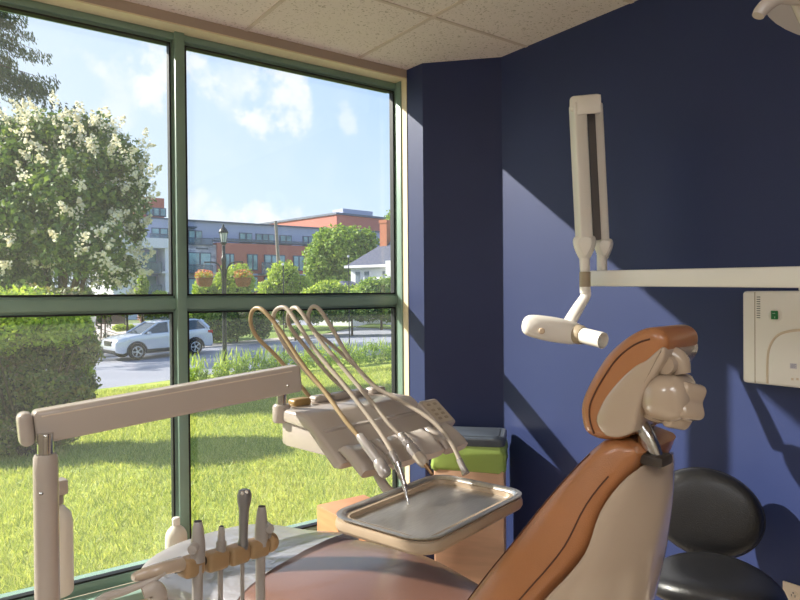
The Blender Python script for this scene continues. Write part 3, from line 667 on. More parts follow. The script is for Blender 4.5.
# cap joining both links
A = W(585.5, 106, 2.56); f_ = vw.copy(); M = Matrix((sw, f_, Vector((0, 0, 1)))).transposed().to_4x4(); M.translation = A
bm = nb(); box(bm, (.0, 0, .0), (.118, .115, .062), .016, 4, M); tw('arm_cap', bm, white)
bm = nb(); box(bm, (.014, -.058, -.012), (.088, .008, .07), .003, 2, M); tw('cap_cover', bm, white)
def tear(px, py, d, s, nm):
    c = W(px, py, d); M = Matrix((sw, vw, Vector((0, 0, 1)))).transposed().to_4x4(); M.translation = c
    prof = [(-.062, .012), (-.045, .017), (-.02, .030), (.01, .041), (.032, .044), (.048, .038), (.055, .022)]; rings = []
    pr = cat([(a, b, 0) for a, b in prof], 4); bm = nb()
    rings = [[(v.y*s*cos(2*pi*k/24), v.y*s*.72*sin(2*pi*k/24), v.x*s) for k in range(24)] for v in pr]
    t = nb(); loft(t, rings); merge(bm, t, M); o = tw(nm, bm, white)
    bm = nb(); t = nb(); prism(t, [(v.x, v.y) for v in cat([(0, .046*s, 0), (.024*s, .035*s, 0), (.022*s, .005*s, 0), (0, -.03*s, 0), (-.022*s, .005*s, 0), (-.024*s, .035*s, 0)], 4, True)], .008, .003, 2)
    t.transform(Matrix.Rotation(pi/2, 4, 'X')); t.transform(Matrix.Translation((.004*s, -.028*s, 0))); merge(bm, t, M); obj('joint_cover', bm, white, o)
tear(584.5, 249, 2.545, 1.0, 'front_joint'); tear(603.5, 250, 2.60, .85, 'rear_joint')
bm = nb(); tube(bm, [wp(584.5, 258, 2.545), wp(585, 272, 2.545)], [.020, .019], 20); tw('head_stem', bm, white)
bm = nb(); tube(bm, [wp(585, 272, 2.545), wp(585, 287, 2.545)], .0215, 20); obj('stem_ring', bm, P('taupe_plastic', S(176, 160, 136), .4), xr_, label='taupe ring on the stem')
bm = nb(); tube(bm, [wp(585, 286, 2.545), wp(585.5, 293, 2.545)], .021, 20); tw('stem_end', bm, white)
bm = nb(); tube(bm, [wp(586, 292, 2.545), wp(585, 297, 2.54), wp(578, 308, 2.52), wp(570, 322, 2.50), wp(568, 330, 2.49)], [.020, .021, .024, .026, .024], 18, 6, flat=.7); tw('head_yoke', bm, white)
# tube head : long rounded body
A, B = W(522, 324, 2.44), W(584, 335, 2.44); d = (B-A).normalized(); upv = Vector((0, 0, 1)); s = d.cross(upv).normalized(); u_ = s.cross(d)
pr = [(0, .012, .010), (.004, .026, .022), (.02, .036, .032), (.06, .042, .040), (.11, .046, .044), (.15, .046, .045), (.19, .043, .042), (.215, .038, .036), (.232, .026, .026), (.236, .012, .012)]
Ls = (B-A).length/.236; bm = nb(); rings = []
pr = [(.0005, .006, .005), (.002, .014, .012), (.007, .026, .022), (.018, .036, .031), (.04, .042, .038), (.07, .045, .042), (.11, .047, .044), (.15, .046, .044), (.19, .043, .041), (.215, .037, .035), (.23, .027, .026), (.236, .012, .012)]
for v in cat(pr, 4):
    x_, h_, w_ = v
    rings.append([A+d*x_*Ls+u_*(h_*math.copysign(abs(sin(a))**.85, sin(a)))+s*(w_*math.copysign(abs(cos(a))**.85, cos(a))) for a in [2*pi*k/48 for k in range(48)]])
loft(bm, rings); th = tw('tube_head', bm, white)
tow = (EYE-(A+B)/2).normalized(); c = W(542, 331, 2.44)
bm = nb(); lathe(bm, [(.010, .03), (.0115, .048), (.009, .051)], 18, frame_to(c, c+tow)); obj('head_button', bm, P('pale_tan_plastic', S(206, 182, 156), .35), th)
C0, C1 = W(577, 334, 2.42), W(603, 340.5, 2.32); dl = (C1-C0).normalized()
bm = nb(); tube(bm, [C0-dl*.01, C0+dl*.02, C0+dl*.03], [.036, .036, .032], 26); obj('cone_collar', bm, P('taupe_plastic', (0, 0, 0, 1)), xr_, label='taupe collar behind the cone')
bm = nb(); Ln = (C1-C0).length; lathe(bm, [(.0295, .01), (.0295, Ln), (.0265, Ln), (.0255, Ln-.03), (.001, Ln-.031)], 30, frame_to(C0, C1)); tw('aiming_cone', bm, white)

# x-ray control box on the wall
cbx = thing('xray_control_box', 'white wall-mounted control box with a green switch under the horizontal bar', 'control box', (XW, 0, 0))
XF = XW-.085
Y1c = onp(742, 330, 0, XF).y; Y2c = onp(755, 330, 0, XF).y; Zt = onp(757, 291, 0, XF).z; Zb = onp(757, 384, 0, XF).z
bm = nb(); b2(bm, (-.085, Y1c-.40, Zb), (-.0005, Y1c, Zt), .012, 3); cbb = obj('box_body', bm, white, cbx)
bm = nb(); b2(bm, (-.0855, Y2c-.001, Zb+.004), (-.083, Y2c+.0015, Zt-.004)); obj('box_seam', bm, P('seam_line_tan', S(170, 150, 130), .5), cbb)
def onf(px, py): return onp(px, py, 0, XF)
for k in range(10):
    q = onf(758.5, 297+k*2.3); bm = nb(); b2(bm, (-.0860, q.y-.006, q.z-.0012), (-.0845, q.y+.006, q.z+.0012)); obj('vent_slot', bm, fdark, cbb)
q = onf(775, 315); bm = nb(); lathe(bm, [(.024, .0), (.024, .0015), (.021, .003), (.020, .0012), (.001, .0012)], 28, Matrix.Translation((-.085, q.y, q.z)) @ Matrix.Rotation(-pi/2, 4, 'Y')); obj('switch_bezel', bm, white, cbx)
bm = nb(); box(bm, (-.089, q.y, q.z), (.009, .021, .030), .002); sw_ = obj('rocker_switch', bm, P('green_switch', S(20, 120, 62), .25, spec=.8), cbx, label='green rocker switch')
bm = nb(); box(bm, (-.0937, q.y, q.z+.006), (.001, .009, .0012)); box(bm, (-.0937, q.y-.003, q.z-.008), (.001, .0015, .006)); obj('switch_mark', bm, P('pale_print', S(170, 220, 190), .5), sw_)
# raised arched panel
def arch(off):
    a = []
    for (px, py) in [(768, 386), (768, 360), (771, 345), (779, 335), (792, 331), (810, 330), (850, 330)]:
        q = onf(px, py); a.append((q.y, q.z, 0))
    return cat(a, 6)
ar = arch(0); bm = nb(); tube(bm, [(-.0855, v.x, max(v.y, Zb+.006)) for v in ar], .0055, 10); obj('arch_moulding', bm, P('warm_white_plastic', S(226, 208, 186), .3), cbx)
pts = [(v.x, max(v.y, Zb+.006)) for v in ar]; pts.append((pts[-1][0], Zb+.006))
bm = nb(); prism(bm, pts, .006, .002, 2, Matrix(((0, 0, -1, 0), (1, 0, 0, 0), (0, 1, 0, 0), (0, 0, 0, 1))), z0=.083); obj('arch_panel', bm, white, cbx)
q = onf(794, 366)
bm = nb(); box(bm, (-.0895, q.y, q.z), (.0008, .022, .018)); lb = obj('rating_label', bm, P('label_paper', S(214, 208, 214), .6), cbx)
bm = nb()
for k in range(4): box(bm, (-.0901, q.y+.001*(k % 2), q.z+.006-.0038*k), (.0005, .018-.003*(k % 2), .001))
obj('label_print', bm, P('label_ink', S(90, 96, 140), .6), lb)
for k in range(2):
    q2 = onf(793+5*k, 379); bm = nb(); box(bm, (-.0895, q2.y, q2.z), (.0012, .008, .008), .0005); obj('small_button', bm, P('warm_white_plastic', (0,)*4), cbx)
q = onp(799, 285.5, 0, XF)
bm = nb(); b2(bm, (-.085, q.y-.08, Zt), (-.02, q.y+.003, Zt+.022), .004); obj('box_top_lug', bm, white, cbx)

# outlet plate
op = onp(783, 580, 0, XW)
ou = thing('outlet_plate', 'cream double power outlet plate low on the navy wall', 'outlet', (XW, op.y-.038, op.z-.06))
bm = nb(); b2(bm, (-.008, -.037, -.06), (-.0002, .037, .06), .003, 2); obj('plate', bm, P('cream_plastic', S(240, 220, 196), .35), ou)
for s_ in (1, -1):
    bm = nb(); M = Matrix.Translation((-.0078, 0, .021*s_+.001)) @ Matrix.Rotation(-pi/2, 4, 'Y'); lathe(bm, [(.016, 0), (.016, .0015), (.0155, .002)], 24, M); so_ = obj('socket', bm, P('cream_plastic', (0,)*4), ou)
    bm = nb()
    for yy in (.006, -.006): box(bm, (-.0101, yy, .021*s_-.001), (.0008, .002, .008))
    box(bm, (-.0101, 0, .021*s_+.009), (.0008, .004, .004)); obj('slots', bm, fdark, so_)

# ================================================================== SADDLE STOOL
st = thing('saddle_stool', 'black leather dentist stool with round backrest beside the navy wall', 'stool', (1.90, 1.03, 0), 0)
def Ls(p): p = Vector(p); return p-Vector((1.90, 1.03, 0))
cb_ = Ls(W(706, 512.5, 2.38)); vd = ray(710, 512); vd.z = 0; vd.normalize(); sd_ = Vector((vd.y, -vd.x, 0))
def pillow(c, ax1, ax2, ax3, r1, r2, r3, p=.55, n=32, m=18, warp=None):
    bm = nb(); rings = []
    for j in range(1, m):
        ph = -pi/2+pi*j/m; cz, rz = math.copysign(abs(sin(ph))**.9, sin(ph)), abs(cos(ph))**p
        ring = []
        for k in range(n):
            a = 2*pi*k/n; u = cos(a)*rz*r1; v = sin(a)*rz*r2; w = cz*r3
            if warp: w += warp(u/r1, v/r2)
            ring.append(c+ax1*u+ax2*v+ax3*w)
        rings.append(ring)
    return loft(bm, rings)
tilt = Vector((0, 0, 1))*cos(radians(12))+vd*sin(radians(12)); nrm = vd*cos(radians(12))-Vector((0, 0, 1))*sin(radians(12))
rot = radians(-8); a1 = sd_*cos(rot)+tilt*sin(rot); a2 = tilt*cos(rot)-sd_*sin(rot)
obj('backrest', pillow(cb_, a1, a2, nrm, .190, .157, .042, .5), blackl, st, smooth=180)
bm = nb(); tube(bm, [cb_+(a1*cos(a)*.189+a2*sin(a)*.156)+nrm*.0 for a in [2*pi*k/48 for k in range(49)]], .0035, 8); obj('backrest_piping', bm, blackl, st)
cs_ = Ls(W(714, 584, 2.14)); 
obj('seat', pillow(cs_, sd_, vd*cos(radians(6))+Vector((0, 0, sin(radians(6)))), Vector((0, 0, 1)), .212, .150, .046, .42, warp=lambda u, v: -.02*abs(u)**2.2+.012*v*v), blackl, st, smooth=180)
chrome = P('chrome', S(200, 200, 202), .15, metal=1)
bm = nb(); tube(bm, [cb_+nrm*.03-a2*.05, cb_+nrm*.09-a2*.12, Vector((cb_.x+.05, cb_.y+.05, .46)), Vector((cs_.x, cs_.y, cs_.z-.07))], .011, 10, 6); obj('backrest_bracket', bm, chrome, st)
bm = nb(); lathe(bm, [(.05, .03), (.03, .08), (.025, .25), (.018, .26), (.018, cs_.z-.05)], 20, Matrix.Translation((cs_.x, cs_.y, .04))); obj('gas_column', bm, chrome, st)
for k in range(5):
    a = 2*pi*k/5+.3; e_ = Vector((cs_.x+.25*cos(a), cs_.y+.25*sin(a), .075)); bm = nb(); tube(bm, [Vector((cs_.x, cs_.y, .10)), e_], [.024, .015], 10); lg = obj('leg', bm, chrome, st)
    bm = nb(); lathe(bm, [(.02, -.012), (.026, -.009), (.026, .009), (.02, .012)], 16, Matrix.Translation(e_+Vector((0, 0, -.049))) @ Matrix.Rotation(pi/2, 4, 'X')); obj('caster', bm, fdark, lg)

# ================================================================== OPERATING LAMP (top right)
dl_ = thing('operating_lamp', 'beige handle of the overhead operating lamp at the top right corner', 'dental lamp')
bm = nb(); tube(bm, [W(758, 16, .95), W(761, 11, .95), W(769, 3, .95), W(781, -4, .95), W(798, -5, .95), W(815, -8, .95)], [.0085, .0098, .0105, .0115, .014, .014], 18, 6); obj('lamp_handle', bm, beige, dl_)
bm = nb(); tube(bm, [W(792, -6, .955), W(797, 2, .96), W(804, 16, .965), W(814, 34, .97), W(830, 44, .975)], [.007, .009, .0095, .0095, .009], 16, 6); obj('handle_yoke', bm, beige, dl_)
bm = nb(); c = W(852, -10, .99); lathe(bm, [(.02, .05), (.07, .045), (.11, .01), (.12, -.02), (.115, -.03), (.02, -.03)], 32, frame_to(c, c+Vector((.2, -.2, .8)))); obj('lamp_head', bm, beige, dl_)
bm = nb(); tube(bm, [c+Vector((.0, 0, .04)), c+Vector((.1, -.1, .3)), Vector((c.x+.12, c.y-.14, ZC))], .018, 12, 6); obj('lamp_arm', bm, beige, dl_)
# ================================================================== OUTDOORS
SD = Vector((cos(radians(8)), sin(radians(8)), 0)); ND = Vector((-SD.y, SD.x, 0))     # street direction and across
ZST = -1.35; Z00, GR = -1.582, .02; N0, N1 = 20.5, 31.1       # the street climbs gently to the right
def zs(s): return Z00+GR*s
def sn(s, n, z=0): v = SD*s+ND*n; v.z = z+zs(s); return v
def SN(p): p = Vector(p); return p.dot(SD), p.dot(ND)
def gz(x, y):
    n = -x*SD.y+y*SD.x
    t = max(0, min(1, (n-2.5)/(N0-2.5))); return -.14+(zs(x*SD.x+y*SD.y)+.10+.14)*t + .03*sin(x*.9)*sin(y*.7)*t
def G(px, py, off=0.0):
    q = ray(px, py); t = (Z00+off-EYE.z)/(q.z-GR*q.dot(SD)); return EYE+q*t
lawnm = bpy.data.materials.new('lawn_soil_green'); lawnm.use_nodes = True; t = lawnm.node_tree; b = t.nodes['Principled BSDF']; b.inputs['Roughness'].default_value = .9; b.inputs['Specular IOR Level'].default_value = .1
tcn = t.nodes.new('ShaderNodeTexCoord'); n1 = t.nodes.new('ShaderNodeTexNoise'); n1.inputs['Scale'].default_value = 1.6; n1.inputs['Detail'].default_value = 8; t.links.new(tcn.outputs['Object'], n1.inputs['Vector'])
r1 = t.nodes.new('ShaderNodeValToRGB'); r1.color_ramp.elements[0].position = .35; r1.color_ramp.elements[0].color = S(132, 150, 68); r1.color_ramp.elements[1].position = .65; r1.color_ramp.elements[1].color = S(182, 190, 94)
t.links.new(n1.outputs[0], r1.inputs[0]); t.links.new(r1.outputs[0], b.inputs['Base Color'])
bm = nb(); rows = []
for i in range(60):
    x = -14+i*.9; ye = (N0-.05+x*SD.y)/SD.x; ye = max(ye, 3.3); row = []
    for j in range(31):
        y = 3.14+(ye-3.14)*(j/30)**1.3; row.append(bm.verts.new((x, y, gz(x, y))))
    rows.append(row)
for a, b_ in zip(rows, rows[1:]):
    for j in range(30): bm.faces.new((a[j], b_[j], b_[j+1], a[j+1]))
struct('lawn', bm, lawnm)
def strip(n0, n1, s0, s1, z, mat, name, th=.0):
    bm = nb(); vs = [bm.verts.new(sn(s, n, z)) for s, n in ((s0, n0), (s1, n0), (s1, n1), (s0, n1))]; f = bm.faces.new(vs)
    if th:
        r_ = bmesh.ops.extrude_face_region(bm, geom=[f]); bmesh.ops.translate(bm, vec=(0, 0, -th), verts=[v for v in r_['geom'] if isinstance(v, bmesh.types.BMVert)])
    return struct(name, bm, mat)
asph = P('asphalt', S(152, 154, 164), .85, nscale=.6, namt=.06, bump=.5, bscale=60, stretch=(1, 1, 1))
conc = P('concrete_paving', S(200, 188, 178), .85, nscale=2, namt=.05)
grassf = P('verge_green', S(128, 150, 66), .9, nscale=1.2, namt=.15)
strip(N0, N1+30, -60, 140, -.02, asph, 'street')
strip(N0-.5, N0, -60, 140, +.06, conc, 'kerb', .2)
def poly(name, pts, mat, th=.12):
    bm = nb(); f = bm.faces.new([bm.verts.new(Vector(p)) for p in pts]); r_ = bmesh.ops.extrude_face_region(bm, geom=[f]); bmesh.ops.translate(bm, vec=(0, 0, -th), verts=[v for v in r_['geom'] if isinstance(v, bmesh.types.BMVert)])
    return struct(name, bm, mat)
s_end = SN(G(345, 334.5))[0]
strip(N1, N1+1.7, -60, s_end, +.05, conc, 'sidewalk', .15)
sv0 = SN(G(262, 338))[0]
strip(N1+1.7, N1+70, -60, sv0+1, +.04, grassf, 'front_garden_grass', .1)
poly('corner_grass', [sn(sv0+1, N1+1.7, .04), sn(s_end-1, N1+1.7, .04), sn(sv0+10, N1+6, .04), sn(sv0+6, N1+20, .04), sn(sv0+1, N1+20, .04)], grassf)
q0, q1 = G(372, 324), G(430, 327)
poly('far_grass', [G(255, 318, .03), G(405, 321, .03), G(520, 322, .03), G(520, 312, .03), G(255, 311, .03)], grassf)
poly('traffic_island', [G(356, 326.5, .05), G(372, 323, .05), G(420, 322.5, .05), G(470, 330, .05), G(400, 328.5, .05)], grassf)
poly('far_ground', [(-60, 62, ZST+.02), (160, 62, ZST+.02), (220, 260, ZST+.02), (-120, 260, ZST+.02)], P('distant_ground', S(120, 132, 80), .9))
poly('driveway', [G(86, 341, .07), G(92, 330, .07), G(84, 322, .07), G(104, 319, .07), G(132, 329, .07), G(150, 341, .07)], conc)

# grass blades
def blades():
    rg = np.random.default_rng(5); n = 270000
    r = 2.6+18*rg.random(n)**1.5; a = radians(53.8)+radians(40)-radians(84)*rg.random(n)
    x = r*np.cos(a); y = r*np.sin(a); nn = -x*SD.y+y*SD.x; k = (y > 3.17) & (nn < N0-.55); x, y, r = x[k], y[k], r[k]; nn = nn[k]; n = len(x)
    t = np.clip((nn-2.5)/(N0-2.5), 0, 1); z = -.14+(Z00+GR*(x*SD.x+y*SD.y)+.10+.14)*t+.03*np.sin(x*.9)*np.sin(y*.7)*t
    h = (.026+.034*rg.random(n))*(1+.04*r); w = (.0022+.0016*rg.random(n))*(1+.16*r); th = rg.random(n)*2*pi; ln = rg.normal(size=(n, 2))*.5*h[:, None]
    v = np.empty((n, 3, 3)); v[:, 0] = np.stack([x-w*np.cos(th), y-w*np.sin(th), z], 1); v[:, 1] = np.stack([x+w*np.cos(th), y+w*np.sin(th), z], 1); v[:, 2] = np.stack([x+ln[:, 0], y+ln[:, 1], z+h], 1)
    me = bpy.data.meshes.new('grass_blades'); me.vertices.add(3*n); me.loops.add(3*n); me.polygons.add(n); me.vertices.foreach_set('co', v.reshape(-1)); me.loops.foreach_set('vertex_index', np.arange(3*n, dtype=np.int32))
    me.polygons.foreach_set('loop_start', np.arange(0, 3*n, 3, dtype=np.int32)); me.polygons.foreach_set('loop_total', np.full(n, 3, dtype=np.int32)); me.update(calc_edges=True)
    me.materials.append(leafmat('grass_leaf', [S(134, 152, 84), S(158, 172, 98), S(182, 190, 112), S(204, 204, 138)], .5, .55))
    return tag(link(bpy.data.objects.new('lawn_grass', me)), 'short sunlit grass growing on the lawn outside the window', 'grass', kind='stuff')
blades()

# ------------------------------------------------------------------ plants and trees
L_dark = leafmat('leaf_dark_green', [S(66, 92, 52), S(88, 116, 62), S(112, 140, 72), S(146, 168, 84)], .35)
L_mid = leafmat('leaf_mid_green', [S(100, 132, 66), S(122, 154, 74), S(150, 178, 86), S(172, 194, 102)], .45)
L_light = leafmat('leaf_light_green', [S(128, 158, 70), S(154, 180, 80), S(182, 202, 94), S(200, 214, 116)], .5)
L_olive = leafmat('leaf_olive', [S(88, 104, 60), S(112, 128, 68), S(142, 152, 80), S(136, 118, 92)], .35)
L_cream = leafmat('blossom_cream', [S(220, 210, 176), S(238, 232, 208), S(250, 247, 232)], .4, .7, (1, .98, .88, 1))
core = P('foliage_core', S(50, 66, 38), .95)  # dark blobs added inside the leaves to block light
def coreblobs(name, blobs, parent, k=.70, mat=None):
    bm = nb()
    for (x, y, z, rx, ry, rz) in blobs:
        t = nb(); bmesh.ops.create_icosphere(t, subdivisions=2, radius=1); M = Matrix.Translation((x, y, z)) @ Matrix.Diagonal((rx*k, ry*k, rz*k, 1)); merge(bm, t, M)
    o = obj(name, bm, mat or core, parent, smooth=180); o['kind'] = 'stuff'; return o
def tree_thing(name, label, cat_, base, group=None): return thing(name, label, cat_, base, 0, group)
def rel(blobs, base): return [(b[0]-base[0], b[1]-base[1], b[2]-base[2], *b[3:]) for b in blobs]
def PB(px, py, d, rpx, ry=None, rz=None):    # blob given by pixel centre, depth, radius in px
    p = W(px, py, d); r = rpx*d/FPX; return (p.x, p.y, p.z, r, r, (rz or rpx)*d/FPX)

# flowering lilac tree
base = W(62, 330, 14.0); base.z = gz(base.x, base.y)
lt = tree_thing('flowering_tree', 'broad dark green tree covered with cream flower clusters outside the left window', 'tree', base)
rgp = random.Random(7); D = 14.0
lil = [PB(60, 140, D, 38, rz=30), PB(112, 160, D-.3, 36, rz=28), PB(20, 165, D-.2, 44, rz=40), PB(70, 190, D-.8, 48, rz=42), PB(118, 205, D, 34, rz=32), PB(25, 225, D-.8, 48, rz=42), PB(84, 245, D-1, 46, rz=38),
       PB(-35, 190, D, 50, rz=60), PB(-40, 255, D, 50, rz=45), PB(10, 280, D-.6, 44, rz=26), PB(118, 270, D-.2, 22, rz=22), PB(96, 128, D, 20, rz=17), PB(28, 130, D+.2, 26, rz=18), PB(136, 185, D, 16, rz=13), PB(136, 232, D, 12, rz=14), PB(-90, 220, D, 60, rz=70), PB(60, 210, D+1.6, 60, rz=55), PB(-30, 225, D+1.8, 70, rz=65)]
lr = rel(lil, base)
leafcloud('foliage', lr, 62000, .125, L_dark, lt, 11, shell=.55)
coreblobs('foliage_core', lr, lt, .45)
bm = nb(); tube(bm, [(0, 0, 0), (.03, .02, .7), (.0, .05, 1.5)], [.16, .12, .10], 10, 3)
for (x, y, z, r1_, _, _2) in lr[:9]: tube(bm, [(0, .05, 1.3), (x*.4, y*.4, 1.3+(z-1.3)*.5), (x*.9, y*.9, z)], [.08, .05, .02], 8, 3)
obj('trunk', bm, bark, lt)
def panicles(name, blobs, n, L, mat, parent, seed, toward):
    rg = np.random.default_rng(seed); B = np.array(blobs); k = rg.choice(len(B), n); d = unit(rg.normal(size=(n, 3))+np.array(toward)*.7+np.array([0, 0, .35])); c = B[k, :3]+d*B[k, 3:6]*1.0
    ax = unit(d*1.0+np.array([0, 0, .15])+rg.normal(size=(n, 3))*.35); m = 46; u = rg.random((n, m)); rr = (1-u)**.7*L*.42
    off = unit(rg.normal(size=(n*m, 3))).reshape(n, m, 3)*rr[..., None]*(rg.random((n, m, 1))**.4)
    sz = (.6+.7*rg.random((n, 1, 1)))
    p = (c[:, None, :]+ax[:, None, :]*(u*L)[..., None]*sz+off*sz).reshape(-1, 3); q = len(p); t = unit(rg.normal(size=(q, 3))); b_ = unit(np.cross(t, rg.normal(size=(q, 3)))); s = .030*(.7+.6*rg.random((q, 1)))
    return quads(name, p, t*s, b_*s, mat, parent)
panicles('blossom', lr, 210, .40, L_cream, lt, 4, (-ray(70, 200)).normalized())

# conifer beyond
base = W(-42, 330, 34); base.z = ZST
co = tree_thing('conifer', 'tall drooping spruce at the upper left behind the flowering tree', 'tree', base)
def conifer(parent, H, R, seed):
    rg = np.random.default_rng(seed); cs, ts, bs = [], [], []; bm = nb()
    tube(bm, [(0, 0, 0), (0, 0, H*.5), (0, 0, H)], [.35, .22, .04], 10, 3)
    for i in range(230):
        f = rg.random()**.9; z = H*(.12+.86*f); L = R*(1-f)**.75*(.7+.45*rg.random()); a = rg.random()*2*pi; nseg = 16
        dirv = np.array([cos(a), sin(a), 0]); pts = []
        for j in range(nseg):
            s = j/(nseg-1); pts.append(np.array([0, 0, z])+dirv*L*s+np.array([0, 0, -.50*L*s**1.1+.18*L*s**3]))
        for p in pts[3:]:
            m = 34; side = np.array([-dirv[1], dirv[0], 0]); sp = rg.normal(size=(m, 1))*.22*(1.1-abs(0.4-(np.linalg.norm((p-np.array([0, 0, p[2]]))[:2])/max(.01, L))))
            hang = rg.random((m, 1))*.55
            c = p+side*sp+np.array([0, 0, -1])*hang+rg.normal(size=(m, 3))*.07; t = unit(np.array([0, 0, -1])+dirv*.4+rg.normal(size=(m, 3))*.45)*.12; b_ = unit(np.cross(t, rg.normal(size=(m, 3))))*.034
            cs.append(c); ts.append(t); bs.append(b_)
        if i % 2 == 0: tube(bm, [pts[0], pts[6], pts[12]], [.05, .03, .012], 5)
    obj('trunk', bm, bark, parent); quads('foliage', np.concatenate(cs), np.concatenate(ts), np.concatenate(bs), leafmat('spruce_needles', [S(54, 70, 54), S(72, 90, 62), S(94, 110, 72)], .25), parent)
conifer(co, 25, 9.6, 8)

# big shrub near the window
base = W(30, 440, 8.6); base.z = gz(base.x, base.y)
bu = tree_thing('large_shrub', 'large rounded shrub with small leaves close to the window at lower left', 'shrub', base)
D = 8.8
blb = [PB(40, 345, D, 46, rz=42), PB(-10, 345, D, 55, rz=52), PB(45, 395, D-.1, 44, rz=42), PB(-5, 400, D-.2, 58, rz=46), PB(72, 372, D, 22, rz=34), PB(68, 330, D+.1, 24, rz=26), PB(10, 318, D+.2, 40, rz=26), PB(55, 310, D+.2, 26, rz=16), PB(-70, 370, D, 60, rz=70), PB(28, 425, D, 44, rz=26)]
rb2 = random.Random(12)
for b_ in list(blb):
    for _ in range(9):
        v = Vector((rb2.gauss(0, 1), rb2.gauss(0, 1), rb2.gauss(0, 1)+.2)).normalized(); r_ = rb2.uniform(.16, .30)
        blb.append((b_[0]+v.x*b_[3]*.92, b_[1]+v.y*b_[4]*.92, max(base.z+.2, b_[2]+v.z*b_[5]*.92), r_, r_, r_*.8))
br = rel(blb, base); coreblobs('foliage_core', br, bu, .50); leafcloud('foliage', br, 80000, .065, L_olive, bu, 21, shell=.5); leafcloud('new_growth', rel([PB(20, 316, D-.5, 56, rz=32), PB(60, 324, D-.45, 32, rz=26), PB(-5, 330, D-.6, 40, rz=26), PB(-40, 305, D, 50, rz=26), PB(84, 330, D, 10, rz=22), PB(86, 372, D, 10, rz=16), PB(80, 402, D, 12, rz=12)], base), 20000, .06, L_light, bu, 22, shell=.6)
bm = nb()
for k in range(12):
    a = k*1.3; tube(bm, [(.1*cos(a), .1*sin(a), 0), (.4*cos(a), .4*sin(a), .7), (.7*cos(a), .7*sin(a), 1.4)], [.03, .02, .01], 6, 3)
obj('stems', bm, bark, bu)

# weeds and shrubs along the near kerb
i = 0
for (px, py, d, rpx, rz_, mt, seed, n_, label) in [
    (196, 381, 19.6, 12, 10, L_light, 31, 1500, 'low bright green shrub by the kerb just right of the mullion'),
    (228, 373, 19.8, 15, 12, L_light, 32, 1800, 'bright green shrub at the foot of the street lamp'),
    (255, 368, 20.2, 18, 14, L_mid, 33, 2200, 'spreading shrub by the kerb behind the handpiece hoses'),
    (286, 363, 20.8, 18, 12, L_mid, 34, 2200, 'green kerbside plant between the hose loops'),
    (318, 359, 21.4, 18, 13, L_light, 35, 2200, 'pale green kerbside plant right of the hose loops'),
    (346, 357, 22.0, 16, 12, L_light, 36, 2000, 'tall grassy kerbside plant near the right window edge'),
    (374, 355, 22.6, 17, 13, L_mid, 37, 2200, 'kerbside plant nearest the right end of the window'),
    (402, 353, 23.2, 18, 13, L_mid, 38, 2000, 'kerbside plant past the right window jamb')]:
    bs_ = [PB(px-rpx*.5, py, d, rpx*.75, rz=rz_*.9), PB(px+rpx*.5, py+1, d, rpx*.75, rz=rz_*.8), PB(px, py-2, d, rpx*.7, rz=rz_)]
    p = W(px, py, d); p.z = gz(p.x, p.y); zb_ = p.z
    bs_ = [(b[0], b[1], max(b[2], zb_+b[5]*.7), *b[3:]) for b in bs_]
    t = tree_thing('kerb_plant', label, 'plant', p, 'green plants along the near kerb'); r_ = rel(bs_, p); leafcloud('foliage', r_, n_, .10, mt, t, seed, shell=.6, aspect=.35, up=.4)
    rg = np.random.default_rng(seed+100); m = 80; c = np.stack([rg.uniform(-1, 1, size=m)*rpx*.8*d/FPX, rg.normal(size=m)*.3, .3+rg.random(m)*.5], 1)
    tt = unit(np.stack([rg.normal(size=m)*.25, rg.normal(size=m)*.25, np.ones(m)], 1)); sk = quads('stalks', c, tt*.22, unit(np.cross(tt, rg.normal(size=(m, 3))))*.012, L_light, t); sk['kind'] = 'stuff'

